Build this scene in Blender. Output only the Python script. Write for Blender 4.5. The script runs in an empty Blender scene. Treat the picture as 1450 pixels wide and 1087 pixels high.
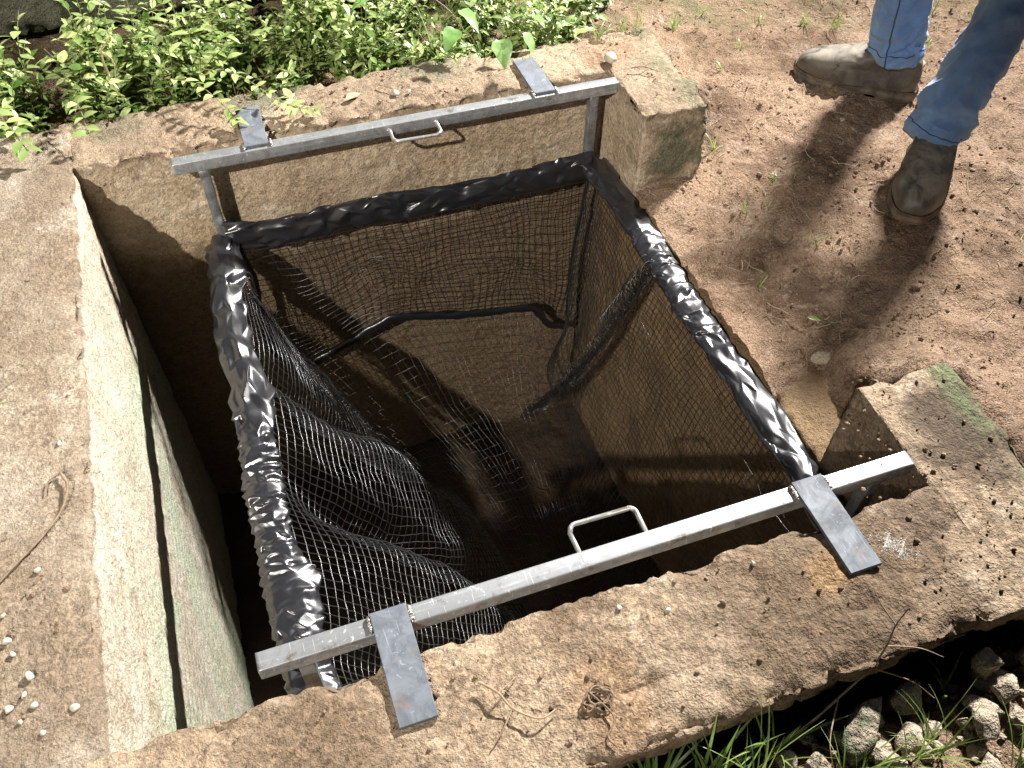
import bpy, math, random
import numpy as np
from mathutils import Vector, Matrix

random.seed(11)
RNG = np.random.default_rng(11)
R = math.radians
scene = bpy.context.scene
COL = scene.collection

# ------------------------------------------------------------------ camera, sky, sun, exposure
cam_data = bpy.data.cameras.new('camera')
cam = bpy.data.objects.new('camera', cam_data)
COL.objects.link(cam)
rot = Matrix(((0.9432025, 0.2460632, -0.2232083), (-0.331922, 0.726351, -0.6018655), (0.0140306, 0.6417688, 0.7667698)))
cam.matrix_world = Matrix.Translation((0.13104, -0.47898, 0.99452)) @ rot.to_4x4()
cam_data.sensor_fit = 'HORIZONTAL'
cam_data.sensor_width = 36.0
cam_data.lens = 36.0 * 1247.7 / 1450.0
cam_data.clip_start = 0.02
cam_data.clip_end = 500.0
scene.camera = cam

SUN_AZ, SUN_EL = R(30), R(43)          # direction the key light comes from (azimuth from +X towards +Y)
world = bpy.data.worlds.new('World')
scene.world = world
world.use_nodes = True
wn = world.node_tree
sky = wn.nodes.new('ShaderNodeTexSky')
sky.sky_type = 'NISHITA'
sky.sun_disc = False
sky.sun_elevation = SUN_EL
sky.sun_rotation = R(90) - SUN_AZ
bg = wn.nodes['Background']
bg.inputs['Strength'].default_value = 0.006     # night: only a trace of sky
wn.links.new(sky.outputs[0], bg.inputs['Color'])

sd = bpy.data.lights.new('sun', 'SUN')
sd.energy = 0.06                                # night: moonlight only, the place is lit by two work lights
sd.angle = R(0.5)
sd.color = (1.0, 0.97, 0.92)
sun = bpy.data.objects.new('sun', sd)
COL.objects.link(sun)
sdir = Vector((math.cos(SUN_EL) * math.cos(SUN_AZ), math.cos(SUN_EL) * math.sin(SUN_AZ), math.sin(SUN_EL)))
sun.rotation_euler = sdir.to_track_quat('Z', 'Y').to_euler()
sun.location = sdir * 8

vs = scene.view_settings
vs.view_transform = 'Standard'
vs.look = 'None'
vs.exposure = 0.70
vs.gamma = 1.0
scene.cycles.use_adaptive_sampling = True
scene.cycles.adaptive_threshold = 0.025
scene.cycles.max_bounces = 4
scene.cycles.diffuse_bounces = 2
scene.cycles.glossy_bounces = 2
scene.cycles.transmission_bounces = 2
scene.cycles.transparent_max_bounces = 4

# ------------------------------------------------------------------ noise
_p = RNG.permutation(256)
PERM = np.concatenate([_p, _p, _p])
_g = RNG.normal(size=(256, 3))
GR = _g / np.linalg.norm(_g, axis=1)[:, None]

def pn(P):
    P = np.asarray(P, float)
    i = np.floor(P).astype(int)
    f = P - i
    i &= 255
    u = f * f * f * (f * (f * 6 - 15) + 10)
    out = np.zeros(P.shape[:-1])
    for dx in (0, 1):
        for dy in (0, 1):
            for dz in (0, 1):
                h = PERM[PERM[PERM[i[..., 0] + dx] + i[..., 1] + dy] + i[..., 2] + dz]
                g = GR[h]
                d = (g[..., 0] * (f[..., 0] - dx) + g[..., 1] * (f[..., 1] - dy) + g[..., 2] * (f[..., 2] - dz))
                w = (u[..., 0] if dx else 1 - u[..., 0]) * (u[..., 1] if dy else 1 - u[..., 1]) * (u[..., 2] if dz else 1 - u[..., 2])
                out += w * d
    return out * 1.5

def fbm(P, f, o=4, seed=0.0, gain=0.5):
    P = np.asarray(P, float) * f + seed * 17.31
    a, s = 1.0, 0.0
    for k in range(o):
        s = s + a * pn(P)
        P = P * 2.03 + 5.7
        a *= gain
    return s

def ridged(P, f, o=3, seed=0.0):
    P = np.asarray(P, float) * f + seed * 13.7
    a, s = 1.0, 0.0
    for k in range(o):
        s = s + a * (1 - 2.2 * np.abs(pn(P)))
        P = P * 2.1 + 3.1
        a *= 0.5
    return s

def sstep(a, b, x):
    t = np.clip((np.asarray(x, float) - a) / (b - a), 0, 1)
    return t * t * (3 - 2 * t)

# ------------------------------------------------------------------ mesh helpers
def mk(name, V, F, mat, parent=None, smooth=True, attr=None):
    me = bpy.data.meshes.new(name)
    V = np.ascontiguousarray(V, np.float32).reshape(-1, 3)
    if isinstance(F, np.ndarray):
        F = np.ascontiguousarray(F, np.int32)
        k = F.shape[1]
        me.vertices.add(len(V))
        me.vertices.foreach_set('co', V.ravel())
        me.loops.add(F.size)
        me.loops.foreach_set('vertex_index', F.ravel())
        me.polygons.add(len(F))
        me.polygons.foreach_set('loop_start', np.arange(0, F.size, k, dtype=np.int32))
        me.update(calc_edges=True)
    else:
        me.from_pydata([tuple(map(float, v)) for v in V], [], F)
        me.update()
    if attr:
        for an, vals in attr.items():
            a = me.attributes.new(an, 'FLOAT', 'POINT')
            a.data.foreach_set('value', np.ascontiguousarray(vals, np.float32).ravel())
    me.validate()
    if smooth:
        me.polygons.foreach_set('use_smooth', np.ones(len(me.polygons), bool))
    me.materials.append(mat)
    o = bpy.data.objects.new(name, me)
    COL.objects.link(o)
    if parent is not None:
        o.parent = parent
    return o

def gridF(nu, nv, base=0, wrapv=False):
    """faces of a (nu x nv)-vertex grid, index u*nv+v"""
    u = np.arange(nu - 1)[:, None]
    v = np.arange(nv if wrapv else nv - 1)[None, :]
    v2 = (v + 1) % nv
    a = u * nv + v
    b = (u + 1) * nv + v
    c = (u + 1) * nv + v2
    d = u * nv + v2
    return np.stack([a, b, c, d], -1).reshape(-1, 4) + base

def tag(o, label=None, cat=None, group=None, kind=None):
    if label: o['label'] = label
    if cat: o['category'] = cat
    if group: o['group'] = group
    if kind: o['kind'] = kind
    return o

def empty(name, loc=(0, 0, 0), rz=0.0):
    o = bpy.data.objects.new(name, None)
    o.empty_display_size = 0.05
    COL.objects.link(o)
    o.location = loc
    o.rotation_euler = (0, 0, rz)
    return o

def dup(o, parent=None):
    c = o.copy()
    COL.objects.link(c)
    c.parent = parent
    for ch in list(o.children):
        dup(ch, c)
    return c

def frames(P):
    P = np.asarray(P, float)
    T = np.gradient(P, axis=0)
    T /= np.linalg.norm(T, axis=1)[:, None] + 1e-12
    ref = np.array([0, 0, 1.0]) if abs(T[:, 2]).mean() < 0.8 else np.array([1.0, 0, 0])
    N = np.cross(T, ref)
    N /= np.linalg.norm(N, axis=1)[:, None] + 1e-12
    B = np.cross(N, T)
    return T, N, B

def tubeVF(P, r, n=8, base=0):
    P = np.asarray(P, float)
    T, N, B = frames(P)
    r = np.broadcast_to(np.asarray(r, float), (len(P),))
    th = np.arange(n) * 2 * math.pi / n
    V = P[:, None] + r[:, None, None] * (N[:, None] * np.cos(th)[None, :, None] + B[:, None] * np.sin(th)[None, :, None])
    return V.reshape(-1, 3), gridF(len(P), n, base, True)

def tube(name, P, r, mat, parent=None, n=8, cap=True):
    V, F = tubeVF(P, r, n)
    Fl = [tuple(f) for f in F]
    if cap:
        Fl.append(tuple(range(n))[::-1])
        Fl.append(tuple(range(len(V) - n, len(V))))
    return mk(name, V, Fl, mat, parent)

def smooth_path(pts, m=12):
    pts = np.asarray(pts, float)
    n = len(pts)
    pe = np.vstack([2 * pts[0] - pts[1], pts, 2 * pts[-1] - pts[-2]])
    out = []
    for i in range(n - 1):
        p0, p1, p2, p3 = pe[i:i + 4]
        for t in np.linspace(0, 1, m, endpoint=False):
            out.append(0.5 * ((2 * p1) + (p2 - p0) * t + (2 * p0 - 5 * p1 + 4 * p2 - p3) * t * t + (3 * p1 - p0 - 3 * p2 + p3) * t ** 3))
    out.append(pts[-1])
    return np.array(out)

def curve_at(pts, u):
    q = smooth_path(pts, 16)
    d = np.concatenate([[0], np.cumsum(np.linalg.norm(np.diff(q, axis=0), axis=1))])
    d /= d[-1]
    return np.stack([np.interp(u, d, q[:, k]) for k in range(3)], -1)

def rough_box(name, mn, mx, res, rad, amp, mat, parent=None, chip=0.0, seed=0, faces='xXyYzZ', fine=0.0021, xs=None, warp=None):
    """box with rounded, chipped edges and a world-noise surface"""
    mn, mx = np.array(mn, float), np.array(mx, float)
    n = np.maximum(2, np.round((mx - mn) / res).astype(int) + 1)
    ax_s = [np.linspace(mn[k], mx[k], n[k]) for k in range(3)]
    if xs is not None:
        ax_s[0] = np.unique(np.round(np.concatenate([ax_s[0], xs]), 5)); n[0] = len(ax_s[0])
    Vs, Fs, base = [], [], 0
    for ax in range(3):
        a, b = [(1, 2), (2, 0), (0, 1)][ax]
        A, B = np.meshgrid(ax_s[a], ax_s[b], indexing='ij')
        for side in (0, 1):
            if 'xyz'[ax] not in faces and side == 0: continue
            if 'XYZ'[ax] not in faces and side == 1: continue
            P = np.zeros(A.shape + (3,))
            P[..., a], P[..., b], P[..., ax] = A, B, (mx if side else mn)[ax]
            F = gridF(n[a], n[b], base)
            if side == 0: F = F[:, ::-1]
            Vs.append(P.reshape(-1, 3)); Fs.append(F); base += P.shape[0] * P.shape[1]
    V = np.vstack(Vs); F = np.vstack(Fs)
    key = np.round(V * 20000).astype(np.int64)
    _, idx, inv = np.unique(key, axis=0, return_index=True, return_inverse=True)
    V = V[idx]; F = inv.reshape(-1)[F]
    rr = rad
    q = np.clip(V, mn + rr, mx - rr)
    d = V - q
    dn = np.linalg.norm(d, axis=1)
    nrm = d / (dn[:, None] + 1e-12)
    V0 = q + nrm * np.minimum(dn, rr)[:, None]
    # edge weight: how many axes are close to the faces
    dist = np.minimum(V - mn, mx - V)
    ds = np.sort(dist, axis=1)
    ew = np.exp(-(ds[:, 1] / 0.018) ** 2)
    if warp is not None:
        nw = warp(V0) - V0
        V, V0 = warp(V), V0 + nw
    h = amp * fbm(V, 6, 3, seed) + amp * 0.55 * fbm(V, 22, 3, seed + 3) + fine * fbm(V, 75, 2, seed + 5)
    if chip:
        c = np.maximum(0, fbm(V, 11, 4, seed + 9) - 0.12)
        c2 = np.maximum(0, fbm(V, 34, 3, seed + 11) - 0.05)
        h = h - ew * chip * (1.6 * c + 0.8 * c2)
    V1 = V0 + nrm * h[:, None]
    return mk(name, V1, F.astype(np.int32), mat, parent)

# ------------------------------------------------------------------ materials
def new_mat(name):
    m = bpy.data.materials.new(name)
    m.use_nodes = True
    nt = m.node_tree
    return m, nt, nt.nodes['Principled BSDF']

def n_tex(nt, kind, scale, detail=4, rough=0.55, vec=None, dist=0.0):
    t = nt.nodes.new('ShaderNodeTex' + kind)
    t.inputs['Scale'].default_value = scale
    if 'Detail' in t.inputs: t.inputs['Detail'].default_value = detail
    if 'Roughness' in t.inputs: t.inputs['Roughness'].default_value = rough
    if kind == 'Noise': t.inputs['Distortion'].default_value = dist
    if vec is not None: nt.links.new(vec, t.inputs['Vector'])
    return t

def n_map(nt, val, a, b, c=0.0, d=1.0):
    m = nt.nodes.new('ShaderNodeMapRange')
    m.interpolation_type = 'SMOOTHSTEP'
    nt.links.new(val, m.inputs['Value'])
    m.inputs['From Min'].default_value = a; m.inputs['From Max'].default_value = b
    m.inputs['To Min'].default_value = c; m.inputs['To Max'].default_value = d
    return m.outputs[0]

def n_mix(nt, fac, A, B, mode='MIX'):
    m = nt.nodes.new('ShaderNodeMix')
    m.data_type = 'RGBA'; m.blend_type = mode
    for s, i in ((fac, 0), (A, 6), (B, 7)):
        if isinstance(s, (int, float)): m.inputs[i].default_value = s
        elif isinstance(s, tuple): m.inputs[i].default_value = (*s, 1) if len(s) == 3 else s
        else: nt.links.new(s, m.inputs[i])
    return m.outputs[2]

def n_math(nt, op, a, b=None):
    m = nt.nodes.new('ShaderNodeMath'); m.operation = op
    for s, i in ((a, 0), (b, 1)):
        if s is None: continue
        if isinstance(s, (int, float)): m.inputs[i].default_value = s
        else: nt.links.new(s, m.inputs[i])
    return m.outputs[0]

def n_bump(nt, h, strength, dist, prev=None):
    b = nt.nodes.new('ShaderNodeBump')
    b.inputs['Strength'].default_value = strength
    b.inputs['Distance'].default_value = dist
    nt.links.new(h, b.inputs['Height'])
    if prev is not None: nt.links.new(prev, b.inputs['Normal'])
    return b.outputs[0]

def n_pos(nt):
    tc = nt.nodes.new('ShaderNodeTexCoord')
    return tc.outputs['Object']

def n_sep(nt, v):
    s = nt.nodes.new('ShaderNodeSeparateXYZ'); nt.links.new(v, s.inputs[0]); return s.outputs

def earthy(name, cols, dirt, dirt_lo=0.5, dirt_hi=0.65, dirt_scale=3.0, moss=None, stain_shade=(), bump=0.6, pits=0.35, rough=0.92, speck=0.5, streak=False, pale=None, film=None, damp_shade=None, crack=0.0, agg=0.0):
    """concrete or soil: blotches, dirt film, moss, stained or painted-shadow patches with their own shapes, grain, pits"""
    m, nt, bs = new_mat(name)
    pos = n_pos(nt)
    n1 = n_tex(nt, 'Noise', 7, 4, 0.6, pos, 0.4)
    c = n_mix(nt, n_map(nt, n1.outputs[0], 0.35, 0.65), cols[0], cols[1])
    n2 = n_tex(nt, 'Noise', dirt_scale, 6, 0.72, pos, 0.6)
    c = n_mix(nt, n_map(nt, n2.outputs[0], dirt_lo, dirt_hi), c, dirt)
    if pale:
        n2b = n_tex(nt, 'Noise', 13, 5, 0.7, pos, 0.3)
        c = n_mix(nt, n_map(nt, n2b.outputs[0], 0.54, 0.66, 0, pale[1]), c, pale[0])
    if streak:
        mp = nt.nodes.new('ShaderNodeMapping'); nt.links.new(pos, mp.inputs[0]); mp.inputs['Scale'].default_value = (16, 16, 1.6)
        ns = n_tex(nt, 'Noise', 1.0, 6, 0.6, mp.outputs[0])
        c = n_mix(nt, n_map(nt, ns.outputs[0], 0.5, 0.72, 0, 0.45), c, tuple(x * 0.5 for x in cols[0]))
    xyz = n_sep(nt, pos)
    nw = n_tex(nt, 'Noise', 9, 4, 0.65, pos)
    if film:      # soil trodden onto the top face
        fz = n_map(nt, xyz[2], film[1], film[2])
        c = n_mix(nt, n_math(nt, 'MULTIPLY', fz, n_map(nt, n2.outputs[0], 0.32, 0.58, 0.40, film[3])), c, film[0])
    if damp_shade:      # wet, algae-stained lower concrete, ragged edge; also carries painted shade
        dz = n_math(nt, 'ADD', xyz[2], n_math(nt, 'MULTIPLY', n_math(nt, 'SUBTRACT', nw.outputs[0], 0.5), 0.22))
        c = n_mix(nt, n_map(nt, dz, damp_shade[1], damp_shade[2], 0, damp_shade[3]), c, damp_shade[0])
    for (sx, sy, sz, r, col, st) in stain_shade:
        vm = nt.nodes.new('ShaderNodeVectorMath'); vm.operation = 'DISTANCE'
        nt.links.new(pos, vm.inputs[0]); vm.inputs[1].default_value = (sx, sy, sz)
        d = n_math(nt, 'ADD', vm.outputs['Value'], n_math(nt, 'MULTIPLY', n_math(nt, 'SUBTRACT', nw.outputs[0], 0.5), r * 2.2))
        c = n_mix(nt, n_map(nt, d, r * 0.45, r, st, 0.0), c, col)
    if moss:
        col, axis, lo, hi, amt, msc = moss
        nm = n_tex(nt, 'Noise', msc, 6, 0.72, pos, 0.2)
        a = n_map(nt, xyz[axis], lo, hi)
        mk_ = n_math(nt, 'MULTIPLY', n_map(nt, nm.outputs[0], 0.42, 0.6, 0, amt), a)
        c = n_mix(nt, mk_, c, col)
    ck = None
    if agg:       # sand and small aggregate showing through the worn skin
        va = nt.nodes.new('ShaderNodeTexVoronoi'); va.inputs['Scale'].default_value = 150
        nt.links.new(pos, va.inputs['Vector'])
        vs_ = n_sep(nt, va.outputs['Color'])
        tone = n_mix(nt, n_map(nt, vs_[0], 0.1, 0.9), (0.45, 0.43, 0.40), (1.45, 1.42, 1.36))
        c = n_mix(nt, n_map(nt, n1.outputs[0], 0.35, 0.6, agg * 0.3, agg), c, tone, 'MULTIPLY')
    if crack:
        wv = n_tex(nt, 'Noise', 14, 3, 0.6, pos)
        vm = nt.nodes.new('ShaderNodeVectorMath'); vm.operation = 'MULTIPLY_ADD'
        nt.links.new(wv.outputs['Color'], vm.inputs[0]); vm.inputs[1].default_value = (0.10, 0.10, 0.10); nt.links.new(pos, vm.inputs[2])
        vo = nt.nodes.new('ShaderNodeTexVoronoi'); vo.feature = 'DISTANCE_TO_EDGE'; vo.inputs['Scale'].default_value = 6.5
        nt.links.new(vm.outputs[0], vo.inputs['Vector'])
        ck = n_math(nt, 'MULTIPLY', n_map(nt, vo.outputs['Distance'], 0.004, 0.016, 1.0, 0.0), n_map(nt, n2.outputs[0], 0.42, 0.56, 0.0, crack))
        c = n_mix(nt, ck, c, (0.06, 0.043, 0.03))
    g = n_tex(nt, 'Noise', 260, 2, 0.75, pos)
    c = n_mix(nt, speck, c, n_mix(nt, n_map(nt, g.outputs[0], 0.3, 0.7), (0.25, 0.25, 0.25), (1, 1, 1)), 'MULTIPLY')
    g2 = n_tex(nt, 'Noise', 85, 2, 0.6, pos)
    pm = n_map(nt, g2.outputs[0], 0.66, 0.73, 0, pits)
    c = n_mix(nt, pm, c, (0.05, 0.04, 0.03))
    nt.links.new(c, bs.inputs['Base Color'])
    bs.inputs['Roughness'].default_value = rough
    bs.inputs['Specular IOR Level'].default_value = 0.25
    b1 = n_tex(nt, 'Noise', 40, 4, 0.72, pos)
    nb = n_bump(nt, b1.outputs[0], bump, 0.016)
    nb = n_bump(nt, g.outputs[0], bump * 0.9, 0.004, nb)
    nt.links.new(nb, bs.inputs['Normal'])
    return m

def simple(name, col, rough=0.6, metal=0.0, spec=0.5, noise=None, bump=None, coat=0.0):
    m, nt, bs = new_mat(name)
    bs.inputs['Roughness'].default_value = rough
    bs.inputs['Metallic'].default_value = metal
    bs.inputs['Specular IOR Level'].default_value = spec
    bs.inputs['Coat Weight'].default_value = coat
    pos = n_pos(nt)
    c = None
    if noise:
        sc, col2 = noise
        t = n_tex(nt, 'Noise', sc, 6, 0.65, pos, 0.3)
        c = n_mix(nt, n_map(nt, t.outputs[0], 0.35, 0.65), col, col2)
        nt.links.new(c, bs.inputs['Base Color'])
    else:
        bs.inputs['Base Color'].default_value = (*col, 1)
    if bump:
        t = n_tex(nt, 'Noise', bump[0], 5, 0.6, pos)
        nt.links.new(n_bump(nt, t.outputs[0], bump[1], bump[2]), bs.inputs['Normal'])
    return m

BROWN = (0.20, 0.130, 0.082)
M = {}
M['left'] = earthy('weathered_concrete_pale', ((0.50, 0.45, 0.365), (0.43, 0.37, 0.285)), (0.33, 0.26, 0.185), 0.52, 0.72, 4.0,
                   moss=((0.40, 0.45, 0.325), 2, -0.14, -0.36, 0.85, 5), pits=0.6, pale=((0.56, 0.53, 0.46), 0.5), film=((0.20, 0.145, 0.10), -0.022, -0.008, 0.9), crack=0.25, agg=0.35)
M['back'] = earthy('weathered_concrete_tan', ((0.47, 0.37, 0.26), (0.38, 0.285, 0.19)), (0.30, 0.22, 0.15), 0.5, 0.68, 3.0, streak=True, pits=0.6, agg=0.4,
                   film=((0.22, 0.16, 0.11), -0.03, -0.006, 0.85), damp_shade=((0.105, 0.070, 0.038), -0.20, -0.32, 0.92),  # lower wall: wet, and the weak light behind the net painted in
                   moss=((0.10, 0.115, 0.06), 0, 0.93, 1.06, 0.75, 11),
                   stain_shade=((0.55, 1.22, 0, 0.12, (0.13, 0.13, 0.085), 0.7), (0.2, 1.2, 0.0, 0.10, (0.12, 0.13, 0.085), 0.7), (0.92, 1.12, 0.0, 0.09, (0.27, 0.165, 0.105), 0.7), (0.98, 0.872, -0.10, 0.085, (0.085, 0.09, 0.055), 0.85),
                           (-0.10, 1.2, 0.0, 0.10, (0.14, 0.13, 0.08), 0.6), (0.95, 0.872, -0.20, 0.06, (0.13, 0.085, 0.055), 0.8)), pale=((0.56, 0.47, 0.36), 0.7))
M['front'] = earthy('weathered_concrete_brown', ((0.375, 0.285, 0.198), (0.295, 0.215, 0.145)), (0.18, 0.125, 0.082), 0.48, 0.66, 4.0, pits=0.3, bump=0.6, agg=0.45, crack=0.35, damp_shade=((0.10, 0.075, 0.05), -0.10, -0.3, 0.7),
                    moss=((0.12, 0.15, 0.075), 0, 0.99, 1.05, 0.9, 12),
                    stain_shade=((0.66, -0.16, 0, 0.20, (0.145, 0.098, 0.062), 0.8), (0.70, -0.11, 0, 0.045, (0.34, 0.21, 0.10), 0.6), (0.38, -0.19, 0, 0.07, (0.33, 0.20, 0.11), 0.45),  # first patch paints a broad soft shadow into the slab's right half
                            (0.05, -0.12, 0, 0.13, (0.16, 0.11, 0.07), 0.6), (0.86, -0.07, 0, 0.06, (0.12, 0.085, 0.058), 0.7), (0.985, 0.02, 0, 0.11, (0.085, 0.060, 0.042), 0.9)), pale=((0.46, 0.38, 0.29), 0.5))  # last patch: corner dirt, deepened to paint the same soft shadow
M['sill'] = earthy('damp_concrete', ((0.23, 0.150, 0.078), (0.17, 0.11, 0.058)), (0.13, 0.082, 0.043), 0.5, 0.68, 3.0, streak=True, pits=0.2, rough=0.8)
M['mud'] = earthy('dark_mud', ((0.055, 0.035, 0.019), (0.040, 0.026, 0.015)), (0.026, 0.017, 0.011), pits=0.1, bump=0.5, rough=0.5)
M['dirt'] = earthy('red_brown_soil', ((0.355, 0.240, 0.160), (0.27, 0.176, 0.112)), (0.150, 0.092, 0.056), 0.46, 0.64, 3.4, pits=0.22, bump=1.0, speck=0.7, pale=((0.40, 0.30, 0.23), 0.5),
                   moss=((0.16, 0.15, 0.075), 1, 1.15, 1.6, 0.7, 9))
M['clod'] = earthy('soil_clods', ((0.34, 0.235, 0.165), (0.27, 0.18, 0.125)), (0.19, 0.125, 0.08), 0.45, 0.6, 8.0, bump=0.8)
M['bgwall'] = earthy('old_mossy_wall', ((0.22, 0.21, 0.15), (0.15, 0.15, 0.10)), (0.06, 0.07, 0.035), 0.46, 0.6, 6.0, pits=0.6, bump=0.9)

def steel(name, base, dark, metal, rough, scr=0.4, heat=True, brushed_axis=0):
    m, nt, bs = new_mat(name)
    pos = n_pos(nt)
    mp = nt.nodes.new('ShaderNodeMapping'); nt.links.new(pos, mp.inputs[0])
    sc = [220, 220, 220]; sc[brushed_axis] = 9
    mp.inputs['Scale'].default_value = sc
    a = n_tex(nt, 'Noise', 1.0, 4, 0.6, mp.outputs[0])
    b = n_tex(nt, 'Noise', 26, 7, 0.7, pos, 0.8)
    c = n_mix(nt, n_map(nt, b.outputs[0], 0.36, 0.64), base, dark)
    c = n_mix(nt, n_map(nt, a.outputs[0], 0.5, 0.75, 0, scr), c, tuple(min(1, x * 1.5) for x in base))
    mp2 = nt.nodes.new('ShaderNodeMapping'); nt.links.new(pos, mp2.inputs[0]); mp2.inputs['Rotation'].default_value = (0, 0, 0.6); mp2.inputs['Scale'].default_value = (620, 26, 60)
    sc_ = n_tex(nt, 'Noise', 1.0, 1, 0.5, mp2.outputs[0])
    c = n_mix(nt, n_map(nt, sc_.outputs[0], 0.70, 0.74, 0, 0.5), c, tuple(min(1, x * 2.2) for x in base))
    w = n_tex(nt, 'Noise', 60, 3, 0.5, pos, 2.5)
    c = n_mix(nt, n_map(nt, w.outputs[0], 0.66, 0.68, 0, 0.55), c, tuple(min(1, x * 1.9) for x in base))
    r_ = n_tex(nt, 'Noise', 38, 6, 0.7, pos)
    c = n_mix(nt, n_map(nt, r_.outputs[0], 0.55, 0.70, 0, 0.7), c, (0.15, 0.085, 0.045))
    if heat:
        at = nt.nodes.new('ShaderNodeAttribute'); at.attribute_name = 'heat'
        c = n_mix(nt, n_map(nt, at.outputs['Fac'], 0.05, 0.6, 0, 0.9), c, (0.10, 0.068, 0.042))
    nt.links.new(c, bs.inputs['Base Color'])
    bs.inputs['Metallic'].default_value = metal
    nt.links.new(n_map(nt, b.outputs[0], 0.3, 0.7, rough - 0.08, rough + 0.12), bs.inputs['Roughness'])
    nt.links.new(n_bump(nt, a.outputs[0], 0.12, 0.0006, n_bump(nt, b.outputs[0], 0.12, 0.002)), bs.inputs['Normal'])
    return m
M['steel'] = steel('bare_mild_steel_tube', (0.46, 0.47, 0.48), (0.28, 0.29, 0.30), 0.65, 0.34)
M['scale'] = steel('mill_scale_steel', (0.125, 0.14, 0.165), (0.07, 0.08, 0.095), 0.0, 0.66, 0.3, False, 1)
M['rod'] = steel('steel_rod', (0.50, 0.50, 0.49), (0.33, 0.31, 0.29), 0.6, 0.35, 0.4, False)
M['post'] = steel('dull_steel_tube', (0.26, 0.27, 0.28), (0.14, 0.14, 0.145), 0.6, 0.36, 0.4, False, 2)
M['weld'] = simple('weld_bead', (0.42, 0.41, 0.40), 0.38, 0.7, 0.5, (160, (0.16, 0.11, 0.07)), (300, 0.5, 0.002))
M['plastic'] = simple('black_plastic_film', (0.012, 0.0125, 0.015), 0.30, 0, 1.0, None, (60, 0.06, 0.003), 0.0)
M['tape'] = simple('black_band', (0.008, 0.008, 0.010), 0.3, 0, 0.6, None, (200, 0.3, 0.002))
M['net'] = simple('black_net_twine', (0.018, 0.018, 0.020), 0.31, 0, 0.7)

def leaf_mat(name, c1, c2, trans=0.35, gloss=0.38):
    m, nt, bs = new_mat(name)
    at = nt.nodes.new('ShaderNodeAttribute'); at.attribute_name = 'tone'
    c = n_mix(nt, at.outputs['Fac'], c1, c2)
    pos = n_pos(nt)
    t = n_tex(nt, 'Noise', 140, 4, 0.6, pos)
    c = n_mix(nt, n_map(nt, t.outputs[0], 0.35, 0.7, 0, 0.35), c, tuple(x * 0.55 for x in c1))
    nt.links.new(c, bs.inputs['Base Color'])
    bs.inputs['Roughness'].default_value = gloss
    bs.inputs['Specular IOR Level'].default_value = 0.6
    tr = nt.nodes.new('ShaderNodeBsdfTranslucent')
    nt.links.new(c, tr.inputs['Color'])
    mx = nt.nodes.new('ShaderNodeMixShader'); mx.inputs[0].default_value = trans
    nt.links.new(bs.outputs[0], mx.inputs[1]); nt.links.new(tr.outputs[0], mx.inputs[2])
    nt.links.new(mx.outputs[0], nt.nodes['Material Output'].inputs['Surface'])
    return m
M['leaf'] = leaf_mat('weed_leaf', (0.095, 0.18, 0.03), (0.52, 0.61, 0.25), 0.3, 0.38)
M['bigleaf'] = leaf_mat('broad_leaf', (0.15, 0.32, 0.07), (0.30, 0.46, 0.18))
M['grass'] = leaf_mat('grass_blade', (0.17, 0.28, 0.06), (0.38, 0.46, 0.15))
M['stem'] = simple('green_stem', (0.13, 0.17, 0.06), 0.6, 0, 0.3, (60, (0.20, 0.15, 0.08)))
M['dry'] = simple('dry_twig', (0.34, 0.265, 0.175), 0.8, 0, 0.3, (70, (0.25, 0.175, 0.11)), (200, 0.5, 0.001))
M['darktwig'] = simple('dark_twig', (0.15, 0.105, 0.07), 0.85, 0, 0.3, (70, (0.24, 0.17, 0.11)), (200, 0.5, 0.001))
M['straw'] = simple('straw', (0.45, 0.36, 0.23), 0.8, 0, 0.3, (50, (0.28, 0.20, 0.12)))
M['pebble'] = simple('pale_pebble', (0.44, 0.40, 0.34), 0.8, 0, 0.3, (70, (0.38, 0.32, 0.25)), (140, 0.6, 0.002))
M['stone'] = earthy('rubble_stone', ((0.50, 0.42, 0.32), (0.38, 0.305, 0.225)), (0.22, 0.155, 0.105), 0.48, 0.62, 12.0, bump=0.8)
M['mossstone'] = earthy('mossy_rubble', ((0.36, 0.31, 0.23), (0.27, 0.21, 0.15)), (0.13, 0.16, 0.09), 0.45, 0.55, 11.0, bump=0.9)

# ------------------------------------------------------------------ the drainage pit
FLOOR = -1.13
XL, XR, YF, YB = -0.170, 0.90, -0.047, 1.05
pit = empty('drain_pit', (0, 0, 0))
tag(pit, 'open concrete drainage pit with weathered chipped rim and inlet notch', 'pit')
rough_box('wall', (-0.80, -0.60, FLOOR), (XL, 1.19, 0.0), 0.0078, 0.004, 0.0018, M['left'], pit, 0.018, 1, 'XYZ')
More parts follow.
